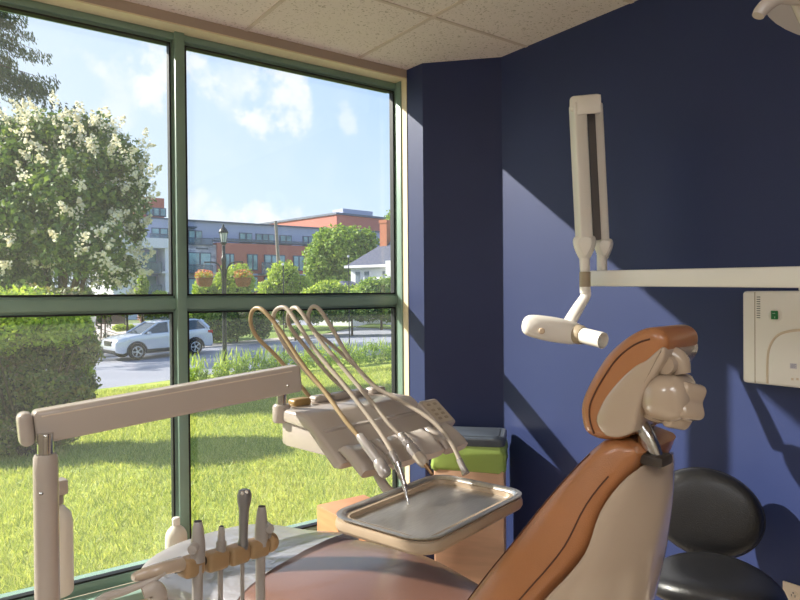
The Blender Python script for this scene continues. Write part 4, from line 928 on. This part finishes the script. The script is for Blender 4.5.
# shrubs across the street
for (lst, d, mt, seed, n_, sz, nm, label) in [
    ([(228, 322, 24, 22), (212, 330, 14, 14), (245, 318, 22, 20), (262, 324, 12, 18)], 36, L_dark, 41, 9000, .16, 'shrub', 'large dark shrub behind the rear of the parked car'),
    ([(206, 312, 12, 14), (196, 318, 10, 14)], 38.5, L_mid, 42, 3500, .16, 'shrub', 'shrub rising over the roof of the parked car'),
    ([(295, 332, 6, 6)], 37, L_mid, 43, 900, .12, 'shrub', 'small round shrub on the pavement corner'),
    ([(240, 282, 16, 20), (225, 285, 12, 18), (205, 290, 14, 12)], 46, L_light, 44, 8000, .20, 'young_tree', 'light green young tree behind the hanging baskets'),
    ([(284, 278, 18, 18), (272, 290, 16, 12), (300, 286, 14, 12)], 48, L_light, 45, 8000, .20, 'young_tree', 'light green young tree at the foot of the utility pole'),
    ([(143, 285, 6, 14), (140, 296, 8, 10)], 40, L_light, 46, 2500, .16, 'young_tree', 'slim light green tree in front of the white balconies'),
    ([(178, 293, 8, 8), (160, 296, 8, 6)], 40, L_light, 47, 2500, .15, 'shrub', 'light green shrub below the stone-clad facade'),
    ([(322, 262, 20, 24), (345, 248, 26, 24), (330, 240, 18, 14), (355, 265, 24, 22), (366, 245, 14, 18), (318, 280, 14, 14), (341, 283, 22, 12)], 60, L_mid, 48, 22000, .34, 'broad_tree', 'broad leafy green tree before the far red brick block'),
    ([(330, 293, 20, 14), (352, 296, 20, 12), (312, 298, 14, 12)], 46, L_light, 49, 9000, .20, 'hedge', 'light green hedge in front of the utility pole and house'),
    ([(372, 292, 16, 16), (388, 292, 14, 17), (404, 292, 16, 18), (360, 299, 16, 12)], 44.5, L_mid, 50, 10000, .20, 'hedge', 'green hedge in front of the white house'),
    ([(290, 312, 20, 12), (315, 311, 20, 13), (340, 311, 20, 12), (365, 311, 20, 12), (390, 311, 20, 12), (410, 311, 20, 12)], 40, L_dark, 51, 17000, .18, 'hedge', 'long dark hedge along the far side of the road below the transom'),
    ([(392, 235, 10, 26), (402, 225, 12, 24)], 75, L_mid, 52, 4500, .35, 'broad_tree', 'tree beside the brick chimney at the right window edge'),
    ([(105, 306, 12, 14), (125, 305, 14, 12), (82, 300, 16, 16), (150, 308, 14, 12), (172, 307, 16, 12)], 42, L_dark, 53, 10000, .18, 'hedge', 'dark hedge in the front gardens behind the parked car'),
    ([(121, 328, 9, 4), (131, 328, 5, 4)], 44, L_light, 54, 1800, .12, 'flower_bed', 'low lime green planting beside the driveway')]:
    bs_ = [PB(a, b_, d, c_, rz=e_) for a, b_, c_, e_ in lst]; p = Vector((sum(b[0] for b in bs_)/len(bs_), sum(b[1] for b in bs_)/len(bs_), ZST))
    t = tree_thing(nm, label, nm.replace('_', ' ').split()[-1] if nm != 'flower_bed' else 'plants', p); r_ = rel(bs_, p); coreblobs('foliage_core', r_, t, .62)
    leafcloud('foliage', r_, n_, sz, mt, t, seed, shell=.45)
    zl = min(b[2]-b[5] for b in r_)
    if zl > .05 and nm != 'flower_bed':
        bm = nb(); tube(bm, [(0, 0, 0), (.02, 0, zl*.5), (0, 0, zl+.6)], [.10*d/45, .08*d/45, .05], 8, 2); obj('trunk', bm, bark, t)

# ------------------------------------------------------------------ parked car
silverp = P('silver_car_paint', S(218, 222, 230), .25, metal=.35, coat=.6)
cgl = P('car_window_glass', S(40, 56, 72), .06, spec=1)
cblack = P('car_black_trim', S(34, 36, 40), .5)
cw = (G(138, 360)+G(196, 354.4))/2
fdir = -SD
wb_len = 2.80
car = thing('parked_car', 'silver SUV parked at the far kerb, seen across the mullion', 'car')
scn, snn = SN(cw); cc = sn(scn, snn+.92, 0); car.location = cc; car.rotation_euler = (0, GR, math.atan2(fdir.y, fdir.x)); car.scale = (.985,)*3
def MXZ(z0): return Matrix(((1, 0, 0, 0), (0, 0, -1, z0), (0, 1, 0, 0), (0, 0, 0, 1)))
def arcpts(cx, r, a0, a1, n=10): return [(cx+r*cos(radians(a0+(a1-a0)*i/n)), .36+r*sin(radians(a0+(a1-a0)*i/n))) for i in range(n+1)]
wbx = 1.38
low = [(2.28, .38), (2.33, .50), (2.32, .78), (2.22, .93), (1.9, 1.02), (1.15, 1.12), (.2, 1.14), (-1.2, 1.18), (-2.12, 1.22), (-2.22, 1.08), (-2.30, .80), (-2.31, .45), (-2.2, .34)]
low += arcpts(-wbx, .41, 180, 0)[::1] + [(-.8, .27), (.8, .27)] + arcpts(wbx, .41, 180, 0) + [(2.0, .3)]
bm = nb(); prism(bm, low, 1.80, .05, 3, MXZ(.90)); obj('car_body', bm, silverp, car, smooth=35)
bm = nb()
for cx in (wbx, -wbx):
    for sy in (.905, -.905):
        a = arcpts(cx, .47, 190, -10, 14); b_ = arcpts(cx, .40, 190, -10, 14); tube(bm, [(.5*(p[0]+q[0]), sy*.995, .5*(p[1]+q[1])) for p, q in zip(a, b_)], .04, 8)
for sy in (.9, -.9): box(bm, (0, sy, .36), (2.0, .04, .17), .02, 2)
box(bm, (2.27, 0, .40), (.12, 1.6, .2), .04, 2); box(bm, (-2.26, 0, .45), (.12, 1.6, .22), .04, 2)
obj('wheel_arch_cladding', bm, cblack, car)
gh = [(1.18, 1.10), (.95, 1.24), (.28, 1.60), (-.2, 1.66), (-1.5, 1.66), (-1.92, 1.58), (-2.16, 1.20)]
def house(bm, pts, w0, w1, zb_, zt_, off=0):
    L_ = []; 
    for sgn in (-1, 1): L_.append([bm.verts.new((x, sgn*(w0+(w1-w0)*(z-zb_)/(zt_-zb_))+sgn*off, z)) for x, z in pts])
    n = len(pts)
    for i in range(n): bm.faces.new((L_[0][i], L_[0][(i+1) % n], L_[1][(i+1) % n], L_[1][i]))
    bm.faces.new(L_[0]); bm.faces.new(L_[1][::-1])
bm = nb(); house(bm, gh, .86, .68, 1.1, 1.66); obj('car_windows', bm, cgl, car, smooth=20)
bm = nb(); t = nb(); house(t, [(.36, 1.575), (.28, 1.62), (-.2, 1.685), (-1.5, 1.685), (-1.98, 1.60), (-1.9, 1.56), (-1.5, 1.62), (-.2, 1.62)], .87, .69, 1.1, 1.66); merge(bm, t)
for sy in (-1, 1):
    for (x0, z0_, x1, z1_, w) in [(1.16, 1.12, .30, 1.61, .045), (-.12, 1.13, -.16, 1.62, .04), (-1.02, 1.14, -1.06, 1.62, .035), (-2.1, 1.2, -1.72, 1.62, .11)]:
        tube(bm, [(x0, sy*.865, z0_), (x1, sy*.70, z1_)], w, 6)
obj('roof_and_pillars', bm, silverp, car, smooth=30)
for sy in (-.6, .6): obj('roof_rail', tube(nb(), [(.1, sy, 1.70), (-.6, sy, 1.74), (-1.6, sy, 1.70)], .018, 6), cblack, car)
for cx in (wbx, -wbx):
    for sy in (.84, -.84):
        M = Matrix.Translation((cx, sy, .36)) @ Matrix.Rotation(pi/2 if sy < 0 else -pi/2, 4, 'X')
        bm = nb(); lathe(bm, [(.25, -.10), (.34, -.10), (.36, -.07), (.36, .06), (.34, .10), (.245, .10), (.235, .04)], 28, M); w_ = obj('wheel', bm, P('tyre_rubber', S(30, 30, 32), .8), car)
        bm = nb(); lathe(bm, [(.235, .05), (.25, .095), (.225, .102), (.212, .07), (.212, .05)], 28, M, cap=False); lathe(bm, [(.05, .03), (.06, .09), (.03, .095)], 16, M)
        for k in range(5):
            a = 2*pi*k/5
            for da in (-.13, .13): 
                t = nb(); tube(t, [(.04*cos(a), .04*sin(a), .075), (.225*cos(a+da), .225*sin(a+da), .085)], .017, 6); merge(bm, t, M)
        obj('wheel_rim', bm, P('alloy_rim', S(214, 216, 220), .3, metal=.7), w_)
        bm = nb(); lathe(bm, [(.23, .0), (.23, .03)], 24, M); obj('wheel_hub_shadow', bm, cblack, w_)
for sy in (-1, 1):
    bm = nb(); prism(bm, [(2.24, .80), (2.20, .90), (1.72, .98), (1.78, .88)], .05, .01, 2, MXZ(sy*.90+.025)); obj('headlight', bm, P('headlight_glass', S(226, 232, 240), .1, spec=1), car)
    bm = nb(); box(bm, (2.28, sy*.62, .66), (.06, .14, .16), .02); obj('fog_lamp_surround', bm, cblack, car)
    bm = nb(); prism(bm, [(-2.05, 1.0), (-2.05, 1.12), (-2.29, 1.12), (-2.30, .96)], .05, .01, 2, MXZ(sy*.90+.025)); obj('tail_light', bm, P('tail_light_red', S(190, 30, 34), .2), car)
    bm = nb(); box(bm, (.86, sy*1.0, 1.17), (.15, .16, .12), .04); obj('wing_mirror', bm, silverp, car)
    for hx_ in (.05, -.9): bm = nb(); box(bm, (hx_, sy*.915, .98), (.16, .03, .03), .01); obj('door_handle', bm, silverp, car)
    for hx_ in (-.14, -1.04):
        bm = nb(); box(bm, (hx_, sy*.902, .75), (.008, .004, .72)); obj('door_seam', bm, cblack, car)
bm = nb(); box(bm, (2.31, 0, .76), (.05, .85, .24), .04); gr = obj('grille', bm, cblack, car)
bm = nb()
for k in range(4): box(bm, (2.337, 0, .68+.05*k), (.01, .8, .012))
obj('grille_bars', bm, chrome, gr)

# ------------------------------------------------------------------ street lamp with baskets
lb_ = W(225, 378, 20.3); lb_.z = gz(lb_.x, lb_.y)
lx = thing('street_lamp', 'black lantern street lamp with two arms for hanging baskets', 'street lamp', (lb_.x, lb_.y, lb_.z))
D = 20.3
def LZ(py): return W(225, py, D).z-lb_.z
black_m = P('black_painted_metal', S(30, 34, 40), .4)
bm = nb(); lathe(bm, [(.12, 0), (.12, .3), (.085, .4), (.07, .5), (.065, LZ(262)), (.08, LZ(261)), (.08, LZ(258)), (.058, LZ(257)), (.05, LZ(245)), (.10, LZ(243.5)), (.10, LZ(242.5))], 18); obj('lamp_pole', bm, black_m, lx)
bm = nb(); lathe(bm, [(.085, LZ(242.8)), (.125, LZ(235)), (.13, LZ(233))], 8); obj('lantern_glass', bm, P('frosted_lantern_glass', S(190, 196, 202), .3, spec=.8), lx)
bm = nb()
for k in range(8):
    a = 2*pi*(k)/8; tube(bm, [(.088*cos(a), .088*sin(a), LZ(242.8)), (.133*cos(a), .133*sin(a), LZ(233))], .008, 5)
lathe(bm, [(.15, LZ(233.2)), (.155, LZ(232.6)), (.12, LZ(230)), (.06, LZ(227.5)), (.03, LZ(227)), (.035, LZ(226)), (.01, LZ(224.5))], 16); obj('lantern_cap', bm, black_m, lx)
basket_p = []
for sgn, pxb in ((-1, 204.5), (1, 243.0)):
    e_ = W(pxb, 264, D)-lb_; st_ = Vector((0, 0, LZ(286))); dv = Vector((e_.x, e_.y, 0)).normalized()
    bm = nb(); tube(bm, [Vector((0, 0, LZ(281)))+dv*.05, Vector((0, 0, LZ(270)))+dv*.09, Vector((0, 0, LZ(263)))+dv*.24, Vector((e_.x, e_.y, LZ(262)))], .022, 8, 6); tube(bm, [Vector((0, 0, LZ(281)))+dv*.05, Vector((0, 0, LZ(283)))], .02, 6); obj('basket_arm', bm, black_m, lx)
    basket_p.append((W(pxb, 279, D), LZ(262)+lb_.z))
for i, (p, zt_) in enumerate(basket_p):
    bk = thing('hanging_basket', ['hanging flower basket on the left arm of the street lamp', 'hanging flower basket on the right arm of the street lamp'][i], 'flower basket', p, 0, 'hanging baskets on the street lamp')
    bm = nb(); lathe(bm, [(.15, -.24), (.22, -.17), (.26, .0), (.275, .01), (.275, .04), (.25, .04)], 24); obj('basket', bm, P('coir_brown', S(150, 96, 66), .8, nscale=20, namt=.2), bk)
    hz = zt_-p.z; bm = nb()
    for k in range(3): a = 2*pi*k/3; tube(bm, [(.23*cos(a), .23*sin(a), .02), (0, 0, hz)], .004, 4)
    obj('chain', bm, black_m, bk)
    blob = [(0, 0, .10, .29, .29, .14)]
    leafcloud('foliage', blob, 500, .06, L_light, bk, 60+i, shell=.5); leafcloud('flowers', [(0, 0, .14, .30, .30, .17)], 420, .05, leafmat('petals', [S(226, 50, 60), S(240, 150, 60), S(244, 214, 90), S(236, 90, 110), S(250, 240, 220)], .3, .5, (1, 1, .9, 1)), bk, 70+i, shell=.2)

# utility pole and slim sign posts
up_ = W(277, 300, 52); up_.z = ZST
ut = thing('utility_pole', 'bare wooden utility pole in front of the brick apartments', 'utility pole', up_)
H_ = W(276, 221, 52).z-ZST; bm = nb(); tube(bm, [(.35, 0, 0), (.22, 0, H_*.5), (-.02, .05, H_)], [.19, .16, .12], 12); obj('pole_shaft', bm, P('weathered_wood', S(150, 140, 132), .9, nscale=6, namt=.1), ut)
bm = nb(); tube(bm, [(.1, -.1, H_*.62), (.75, -.1, H_*.62)], .03, 6); obj('pole_bracket', bm, black_m, ut)
for k, (px, y0_, d_, lab) in enumerate([(283.5, 265, 30, 'thin dark post beside the utility pole'), (349, 257, 34, 'thin dark post in front of the white house')]):
    q = W(px, 300, d_); q.z = ZST; t = thing('lamp_mast', lab, 'post', q); h_ = W(px, y0_, d_).z-ZST
    bm = nb(); tube(bm, [(0, 0, 0), (0, 0, h_)], .028, 8); obj('mast', bm, black_m, t); bm = nb(); box(bm, (-.02, 0, h_+.03), (.10, .10, .12), .03); obj('mast_head', bm, white, t)

# planter pot, saplings, fence posts and passer-by
q = G(91.5, 327); pt = thing('planter_pot', 'white flared planter pot by the driveway across the street', 'planter', q)
bm = nb(); lathe(bm, [(.26, 0), (.34, .6), (.40, .85), (.42, .9), (.38, .9), (.34, .8)], 20); obj('pot', bm, white, pt)
leafcloud('foliage', [(0, 0, .95, .3, .3, .25)], 300, .12, L_mid, pt, 81, shell=.6)
for k, px in enumerate((101, 105)):
    q = G(px, 339); t = thing('sapling', ['thin bare sapling nearest the planter pot', 'thin bare sapling nearest the parked car'][k], 'tree', q, 0, 'young street saplings'); bm = nb(); tube(bm, [(0, 0, 0), (.03, 0, 1.4), (0, .02, 2.6)], [.05, .04, .02], 8, 3); obj('stem', bm, bark, t)
fm = thing('garden_fence', 'dark board fence behind the planter pot', 'fence', G(60, 325))
a0, a1 = G(60, 325)-fm.location, G(126, 325)-fm.location
bm = nb(); L_ = (a1-a0).length; M = Matrix.Rotation(math.atan2(a1.y, a1.x), 4, 'Z'); 
for k in range(int(L_/.16)): b2(bm, (k*.16, -.015, .05), (k*.16+.15, .015, 1.75), M=M)
obj('boards', bm, P('dark_fence_wood', S(72, 62, 58), .8), fm)

def person(loc, rz):
    q = thing('person', 'person in a pink patterned top leaning forward behind the parked car', 'person', loc, rz)
    me = bpy.data.meshes.new('body'); V = [(0, 0, .95), (0, .02, 1.12), (.12, .0, 1.32), (.20, 0, 1.46), (.25, 0, 1.54), (.30, 0, 1.62), (.33, 0, 1.70), (-.01, .10, .92), (.05, .11, .5), (-.05, .11, .08), (.08, .11, .04), (-.01, -.10, .92), (-.12, -.11, .5), (-.25, -.11, .10), (-.13, -.11, .04), (.19, .19, 1.44), (.33, .24, 1.22), (.52, .2, 1.24), (.19, -.19, 1.44), (.10, -.26, 1.18), (.30, -.24, 1.05)]
    Ed = [(0, 1), (1, 2), (2, 3), (3, 4), (4, 5), (5, 6), (0, 7), (7, 8), (8, 9), (9, 10), (0, 11), (11, 12), (12, 13), (13, 14), (3, 15), (15, 16), (16, 17), (3, 18), (18, 19), (19, 20)]
    R = [.15, .13, .15, .13, .055, .095, .10, .09, .06, .045, .04, .09, .06, .045, .04, .06, .04, .03, .06, .04, .03]
    me.from_pydata(V, Ed, []); o = bpy.data.objects.new('body', me); link(o, q); smod = o.modifiers.new('skin', 'SKIN'); smod.use_smooth_shade = True
    for i, r in enumerate(R): me.skin_vertices[0].data[i].radius = (r, r)
    me.skin_vertices[0].data[0].use_root = True; s = o.modifiers.new('sub', 'SUBSURF'); s.levels = 1; s.render_levels = 2
    me.materials.append(P('skin', S(206, 158, 130), .6))
    bm = nb(); lathe(bm, [(.17, 0), (.175, .2), (.19, .45), (.15, .52), (.06, .56)], 18, Matrix.Translation((.02, 0, .98)) @ Matrix.Rotation(.32, 4, 'Y')); obj('shirt', bm, P('pink_patterned_cloth', S(214, 150, 150), .8, nscale=14, col2=S(240, 220, 214)), q)
    bm = nb()
    for sy, (kx, ax_) in ((.10, (.05, -.05)), (-.10, (-.12, -.24))): tube(bm, [(0, sy, .98), (kx, sy*1.05, .5), (ax_, sy*1.1, .14)], [.12, .085, .06], 12, 3)
    obj('trousers', bm, P('dark_trousers', S(60, 60, 72), .8), q)
    bm = nb(); t = nb(); bmesh.ops.create_icosphere(t, subdivisions=3, radius=.115); merge(bm, t, Matrix.Translation((.30, 0, 1.71))); obj('hair', bm, P('brown_hair', S(90, 62, 46), .7), q)
pq = G(143, 336, .04); person(pq, math.atan2(fdir.y, fdir.x))

# ------------------------------------------------------------------ apartment building (facade along X at Y = 84)
YB = 84.0
def FC(px, py): p = onp(px, py, 1, YB); return p.x, p.z
g_grey = P('grey_cladding', S(172, 178, 204), .7, nscale=.3, namt=.02)
g_brick = P('red_brick', S(200, 124, 110), .85, nscale=5, namt=.10, stretch=(1, 1, 4))
g_stone = P('grey_white_stone', S(212, 210, 222), .85, nscale=1.2, col2=S(150, 150, 168), stretch=(1, 1, 2.5))
g_white = P('white_render', S(232, 230, 238), .7)
g_win = P('building_glass', S(160, 200, 206), .12, spec=1, nscale=.5, col2=S(100, 134, 140))  # pale pane colour stands in for reflected light
g_dark = P('window_frame_dark', S(92, 102, 120), .5)
g_rail = glassmat('balcony_glass', (.70, .76, .80, 1), .02, 1.5, dens=.25, dcol=(.5, .6, .65, 1))
ab = thing('apartment_building', 'long modern apartment block in grey, stone and red brick across the street', 'building', (27, YB, ZST))
def lo(x, y, z): return (x-27, y-YB, z-ZST)
def bb(name, x0, y0_, z0_, x1, y1_, z1_, mat, parent=ab, label=None, r=0): return obj(name, b2(nb(), lo(x0, y0_, z0_), lo(x1, y1_, z1_), r), mat, parent, label=label)
xa = FC(118, 240)[0]; xb = 74; zr = 11.1; xs_ = FC(186, 245)[0]; xbr = FC(213, 245)[0]; zb2 = FC(213, 245)[1]; zpar = FC(230, 244)[1]
bb('upper_storeys', FC(150, 220)[0], YB, ZST, xb, YB+9, zr, g_grey, label='grey clad upper storey')
bb('roof_edge', FC(150, 220)[0]-.2, YB-.3, zr, xb, YB+9, zr+.18, g_dark)
bb('brick_wing', xbr, YB-1.6, ZST, xb, YB+.1, zpar, g_brick, label='red brick lower storeys')
bb('stone_wing', FC(174, 245)[0], YB-1.2, ZST, xbr, YB+.1, zpar-.3, g_stone, label='stone clad section')
bb('brick_penthouse', FC(140, 205)[0], YB+2, ZST, FC(169, 205)[0], YB+14, FC(160, 199)[1]+.4, g_brick, label='red brick roof storey')
bb('penthouse_base', FC(135, 205)[0], YB-.2, ZST, FC(170.5, 205)[0], YB+10, FC(160, 218.5)[1], g_grey)
bb('white_block', FC(106, 240)[0], YB-3.4, ZST, FC(131, 240)[0], YB+10, FC(140, 240)[1], g_white, label='white rendered block with balconies')
# white frame around balcony bays
xw0, xw1 = FC(131, 250)[0], FC(163, 250)[0]
bb('white_frame', xw0-.2, YB-3.4, FC(150, 249.5)[1], xw1, YB, FC(150, 240)[1], g_white)
bb('white_frame', FC(157.5, 250)[0], YB-3.2, ZST, xw1, YB, FC(150, 249.5)[1]+.1, g_white)
for zc in (272, 293): bb('balcony_slab', xw0, YB-3.3, FC(145, zc)[1]-.25, xw1, YB, FC(145, zc)[1], g_white)
def window(px0, py0, px1, py1, y, nm=2, rail=False, mat=None):
    s_ = y/YB
    p0, p1 = onp(px0, py0, 1, y), onp(px1, py1, 1, y); x0, z1_, x1, z0_ = p0.x, p0.z, p1.x, p1.z
    w = bb('window', x0, y-.12, z0_, x1, y+.05, z1_, g_dark)
    n = nm; wd_ = (x1-x0)/n
    bm = nb()
    for k in range(n): b2(bm, lo(x0+k*wd_+.12, y-.18, z0_+.14), lo(x0+(k+1)*wd_-.12, y-.10, z1_-.14))
    obj('window_glass', bm, mat or g_win, w)
def balcony(px0, px1, pyt, pyb, y, depth=1.2):
    p0, p1 = onp(px0, pyt, 1, y-depth), onp(px1, pyb, 1, y-depth)
    o = bb('balcony_rail', p0.x, y-depth, p1.z, p1.x, y-depth+.06, p0.z, g_rail)
    bm = nb(); b2(bm, lo(p0.x, y-depth-.03, p0.z), lo(p1.x, y-depth+.09, p0.z+.10)); b2(bm, lo(p0.x, y-depth-.03, p1.z-.15), lo(p1.x, y, p1.z))
    k = p0.x
    while k <= p1.x+.01: b2(bm, lo(k-.03, y-depth-.02, p1.z), lo(k+.03, y-depth+.06, p0.z)); k += (p1.x-p0.x)/max(2, round((p1.x-p0.x)/1.3))
    obj('rail_posts', bm, g_dark, o)
yt = YB
for a in [(146, 207, 166, 217, YB+2, 3), (151, 227.5, 176, 243, YB-.1, 3), (188, 230, 202, 244, YB, 2), (239, 232.5, 252, 243.5, YB, 2), (255.5, 233.5, 274, 244.5, YB, 3), (279.5, 235, 291.5, 245.5, YB, 2), (302.5, 236, 313, 247, YB, 2), (317, 237, 325, 247, YB, 2), (333, 238, 345, 247, YB, 2)]:
    window(a[0], a[1], a[2], a[3], a[4], a[5])
for a in [(188, 252, 211, 271, YB-1.25, 2), (188, 278, 211, 296, YB-1.25, 2), (225, 253.5, 234, 270, YB-1.65, 2), (247, 254, 257.5, 270.5, YB-1.65, 2), (293, 255.5, 304, 271, YB-1.65, 2), (225, 276, 234, 292, YB-1.65, 2), (247, 276.5, 257.5, 292, YB-1.65, 2), (293, 277, 304, 292, YB-1.65, 2), (312, 256, 322, 271, YB-1.65, 2),
          (264, 254.5, 285, 275, YB-1.65, 3), (264, 276.5, 285, 296, YB-1.65, 3)]:
    window(*a)
window(134, 250.5, 157, 272, YB-.05, 2); window(134, 275, 157, 294, YB-.05, 2)
balcony(131, 162, 262, 272, YB-2.2); balcony(131, 162, 285, 294, YB-2.2)
balcony(189, 213, 238, 244.5, YB-.4, 1.0); balcony(214, 345, 238.5, 245.5, YB-.6, .8); balcony(186, 213, 265, 272, YB-1.2, 1.5); balcony(262, 288, 263, 273.5, YB-1.6, 1.5); balcony(150, 175, 234, 244, YB-.2, 1.0)
for (a, b_) in ((192, 196.5),): pass
for (p0, p1, p2, p3) in [(187, 226, 197, 228), (196, 247.5, 208, 249.5), (187, 200, 187, 200)][:2]:
    c0, c1 = onp(p0, p1, 1, YB-1.25), onp(p2, p3, 1, YB-1.25); bb('vent_grille', c0.x, YB-1.3, c1.z, c1.x, YB-.0, c0.z, g_dark)
bb('band', xbr, YB-1.72, FC(250, 274)[1]-.25, xb, YB-1.55, FC(250, 274)[1]+.0, g_grey)

# red brick block far behind
c0 = W(337, 262, 112); rb_ = thing('brick_building', 'red brick block rising behind the broad tree', 'building', (c0.x, c0.y, ZST), radians(40))
hh = W(337, 214.5, 112).z-ZST; dR = W(420, 262, 126)-W(337, 262, 112); dL = W(262, 262, 128)-W(337, 262, 112); rb_.rotation_euler = (0, 0, math.atan2(dR.y, dR.x))
aL = math.atan2(dL.y, dL.x)-math.atan2(dR.y, dR.x); lr_, ll_ = 24.0, 26.0; vL = Vector((cos(aL), sin(aL), 0))
bm = nb(); prism(bm, [(0, 0), (lr_, 0), (lr_+vL.x*ll_, vL.y*ll_), (vL.x*ll_, vL.y*ll_)], hh, 0); obj('block_walls', bm, g_brick, rb_)
bm = nb(); prism(bm, [(-.25, -.25), (lr_, -.25), (lr_+vL.x*ll_, vL.y*ll_), (vL.x*ll_-.25, vL.y*ll_)], .35, 0, z0=hh); obj('roof_edge', bm, g_dark, rb_)
bm = nb(); b2(bm, (3, 2, hh), (10, 5, hh+1.5)); obj('roof_plant', bm, g_grey, rb_)
zw = hh-5.6
for (a, w) in ((1.6, 5.2), (10.5, 4.4), (18, 4)):
    bm = nb(); b2(bm, (a, -.15, zw), (a+w, .1, zw+2.7)); f = obj('window', bm, g_dark, rb_); bm = nb()
    for k in range(3): b2(bm, (a+.15+k*w/3, -.22, zw+.2), (a+(k+1)*w/3-.1, -.12, zw+2.5))
    obj('window_glass', bm, g_win, f)
ML = Matrix.Rotation(aL, 4, 'Z')
for (a, w) in ((8.5, 1.8), (4.4, 1.6), (13, 3)):
    bm = nb(); b2(bm, (a, -.15, zw), (a+w*1.3, .15, zw+2.7), M=ML); f = obj('window', bm, g_white, rb_); bm = nb(); b2(bm, (a+.3, -.22, zw+.3), (a+w*1.3-.3, .22, zw+2.4), M=ML); obj('window_glass', bm, g_win, f)

# white house on the right
h0 = W(351, 290, 52); wh = thing('white_house', 'white clapboard house with dark roof and brick chimney at the right window edge', 'house', (h0.x, h0.y, ZST), 0)
ang = math.atan2(*(lambda v: (v.y, v.x))(W(392, 290, 50)-h0)); wh.rotation_euler = (0, 0, ang)
def hz_(px, py, d=52): return W(px, py, d).z-ZST
ze = hz_(351, 265.5); wl = 9.0
clap = P('white_clapboard', S(238, 238, 242), .6, nscale=3, namt=.02, stretch=(1, 1, 14))
bm = nb(); b2(bm, (0, 0, 0), (wl, 7, ze)); obj('house_walls', bm, clap, wh)
roofm = P('dark_shingles', S(92, 96, 116), .85, nscale=6, namt=.1)
bm = nb(); rz0 = ze-.1; rp_ = [(-.35, -.4, rz0), (wl+.3, -.4, rz0), (wl+.3, 7.4, rz0), (-.35, 7.4, rz0), (3.4, 3.5, rz0+3.2), (wl+.3, 3.5, rz0+3.2)]
v = [bm.verts.new(p) for p in rp_]
for f in ((0, 1, 5, 4), (2, 3, 4, 5), (3, 0, 4), (1, 2, 5), (0, 3, 2, 1)): bm.faces.new([v[k] for k in f])
obj('house_roof', bm, roofm, wh, smooth=0)
bm = nb(); b2(bm, (-.38, -.43, ze-.22), (wl+.3, -.36, ze-.02)); b2(bm, (-.38, -.43, ze-.22), (-.32, 7.4, ze-.02)); obj('eaves', bm, g_white, wh)
bm = nb(); b2(bm, (1.75, 1.6, ze), (2.4, 2.2, ze+3.5)); b2(bm, (1.7, 1.55, ze+3.4), (2.45, 2.25, ze+3.65)); obj('chimney', bm, P('orange_brick', S(196, 120, 92), .85, nscale=8, namt=.1), wh)
for x_ in (.45, 1.30, 3.0):
    bm = nb(); b2(bm, (x_, -.06, ze-1.75), (x_+.55, .05, ze-.45)); f = obj('window', bm, g_white, wh); bm = nb(); b2(bm, (x_+.06, -.09, ze-1.68), (x_+.49, -.04, ze-.52)); obj('window_glass', bm, P('grey_glass', S(120, 132, 146), .15), f)
bm = nb(); b2(bm, (-1.6, -2.6, 0), (1.9, 0, ze-1.9)); obj('porch', bm, clap, wh)
bm = nb(); v = [bm.verts.new(p) for p in ((-1.8, -2.8, ze-1.95), (2.1, -2.8, ze-1.95), (2.1, 0, ze-1.95), (-1.8, 0, ze-1.95), (.1, -1.4, ze-1.25), (.1, 0, ze-1.25))]
for f in ((0, 1, 4), (1, 2, 5, 4), (3, 0, 4, 5), (2, 3, 5), (0, 3, 2, 1)): bm.faces.new([v[k] for k in f])
obj('porch_roof', bm, roofm, wh, smooth=0)
bm = nb(); b2(bm, (wl*.45, -1.2, 0), (wl, 0, ze+.2)); obj('side_bay', bm, clap, wh)
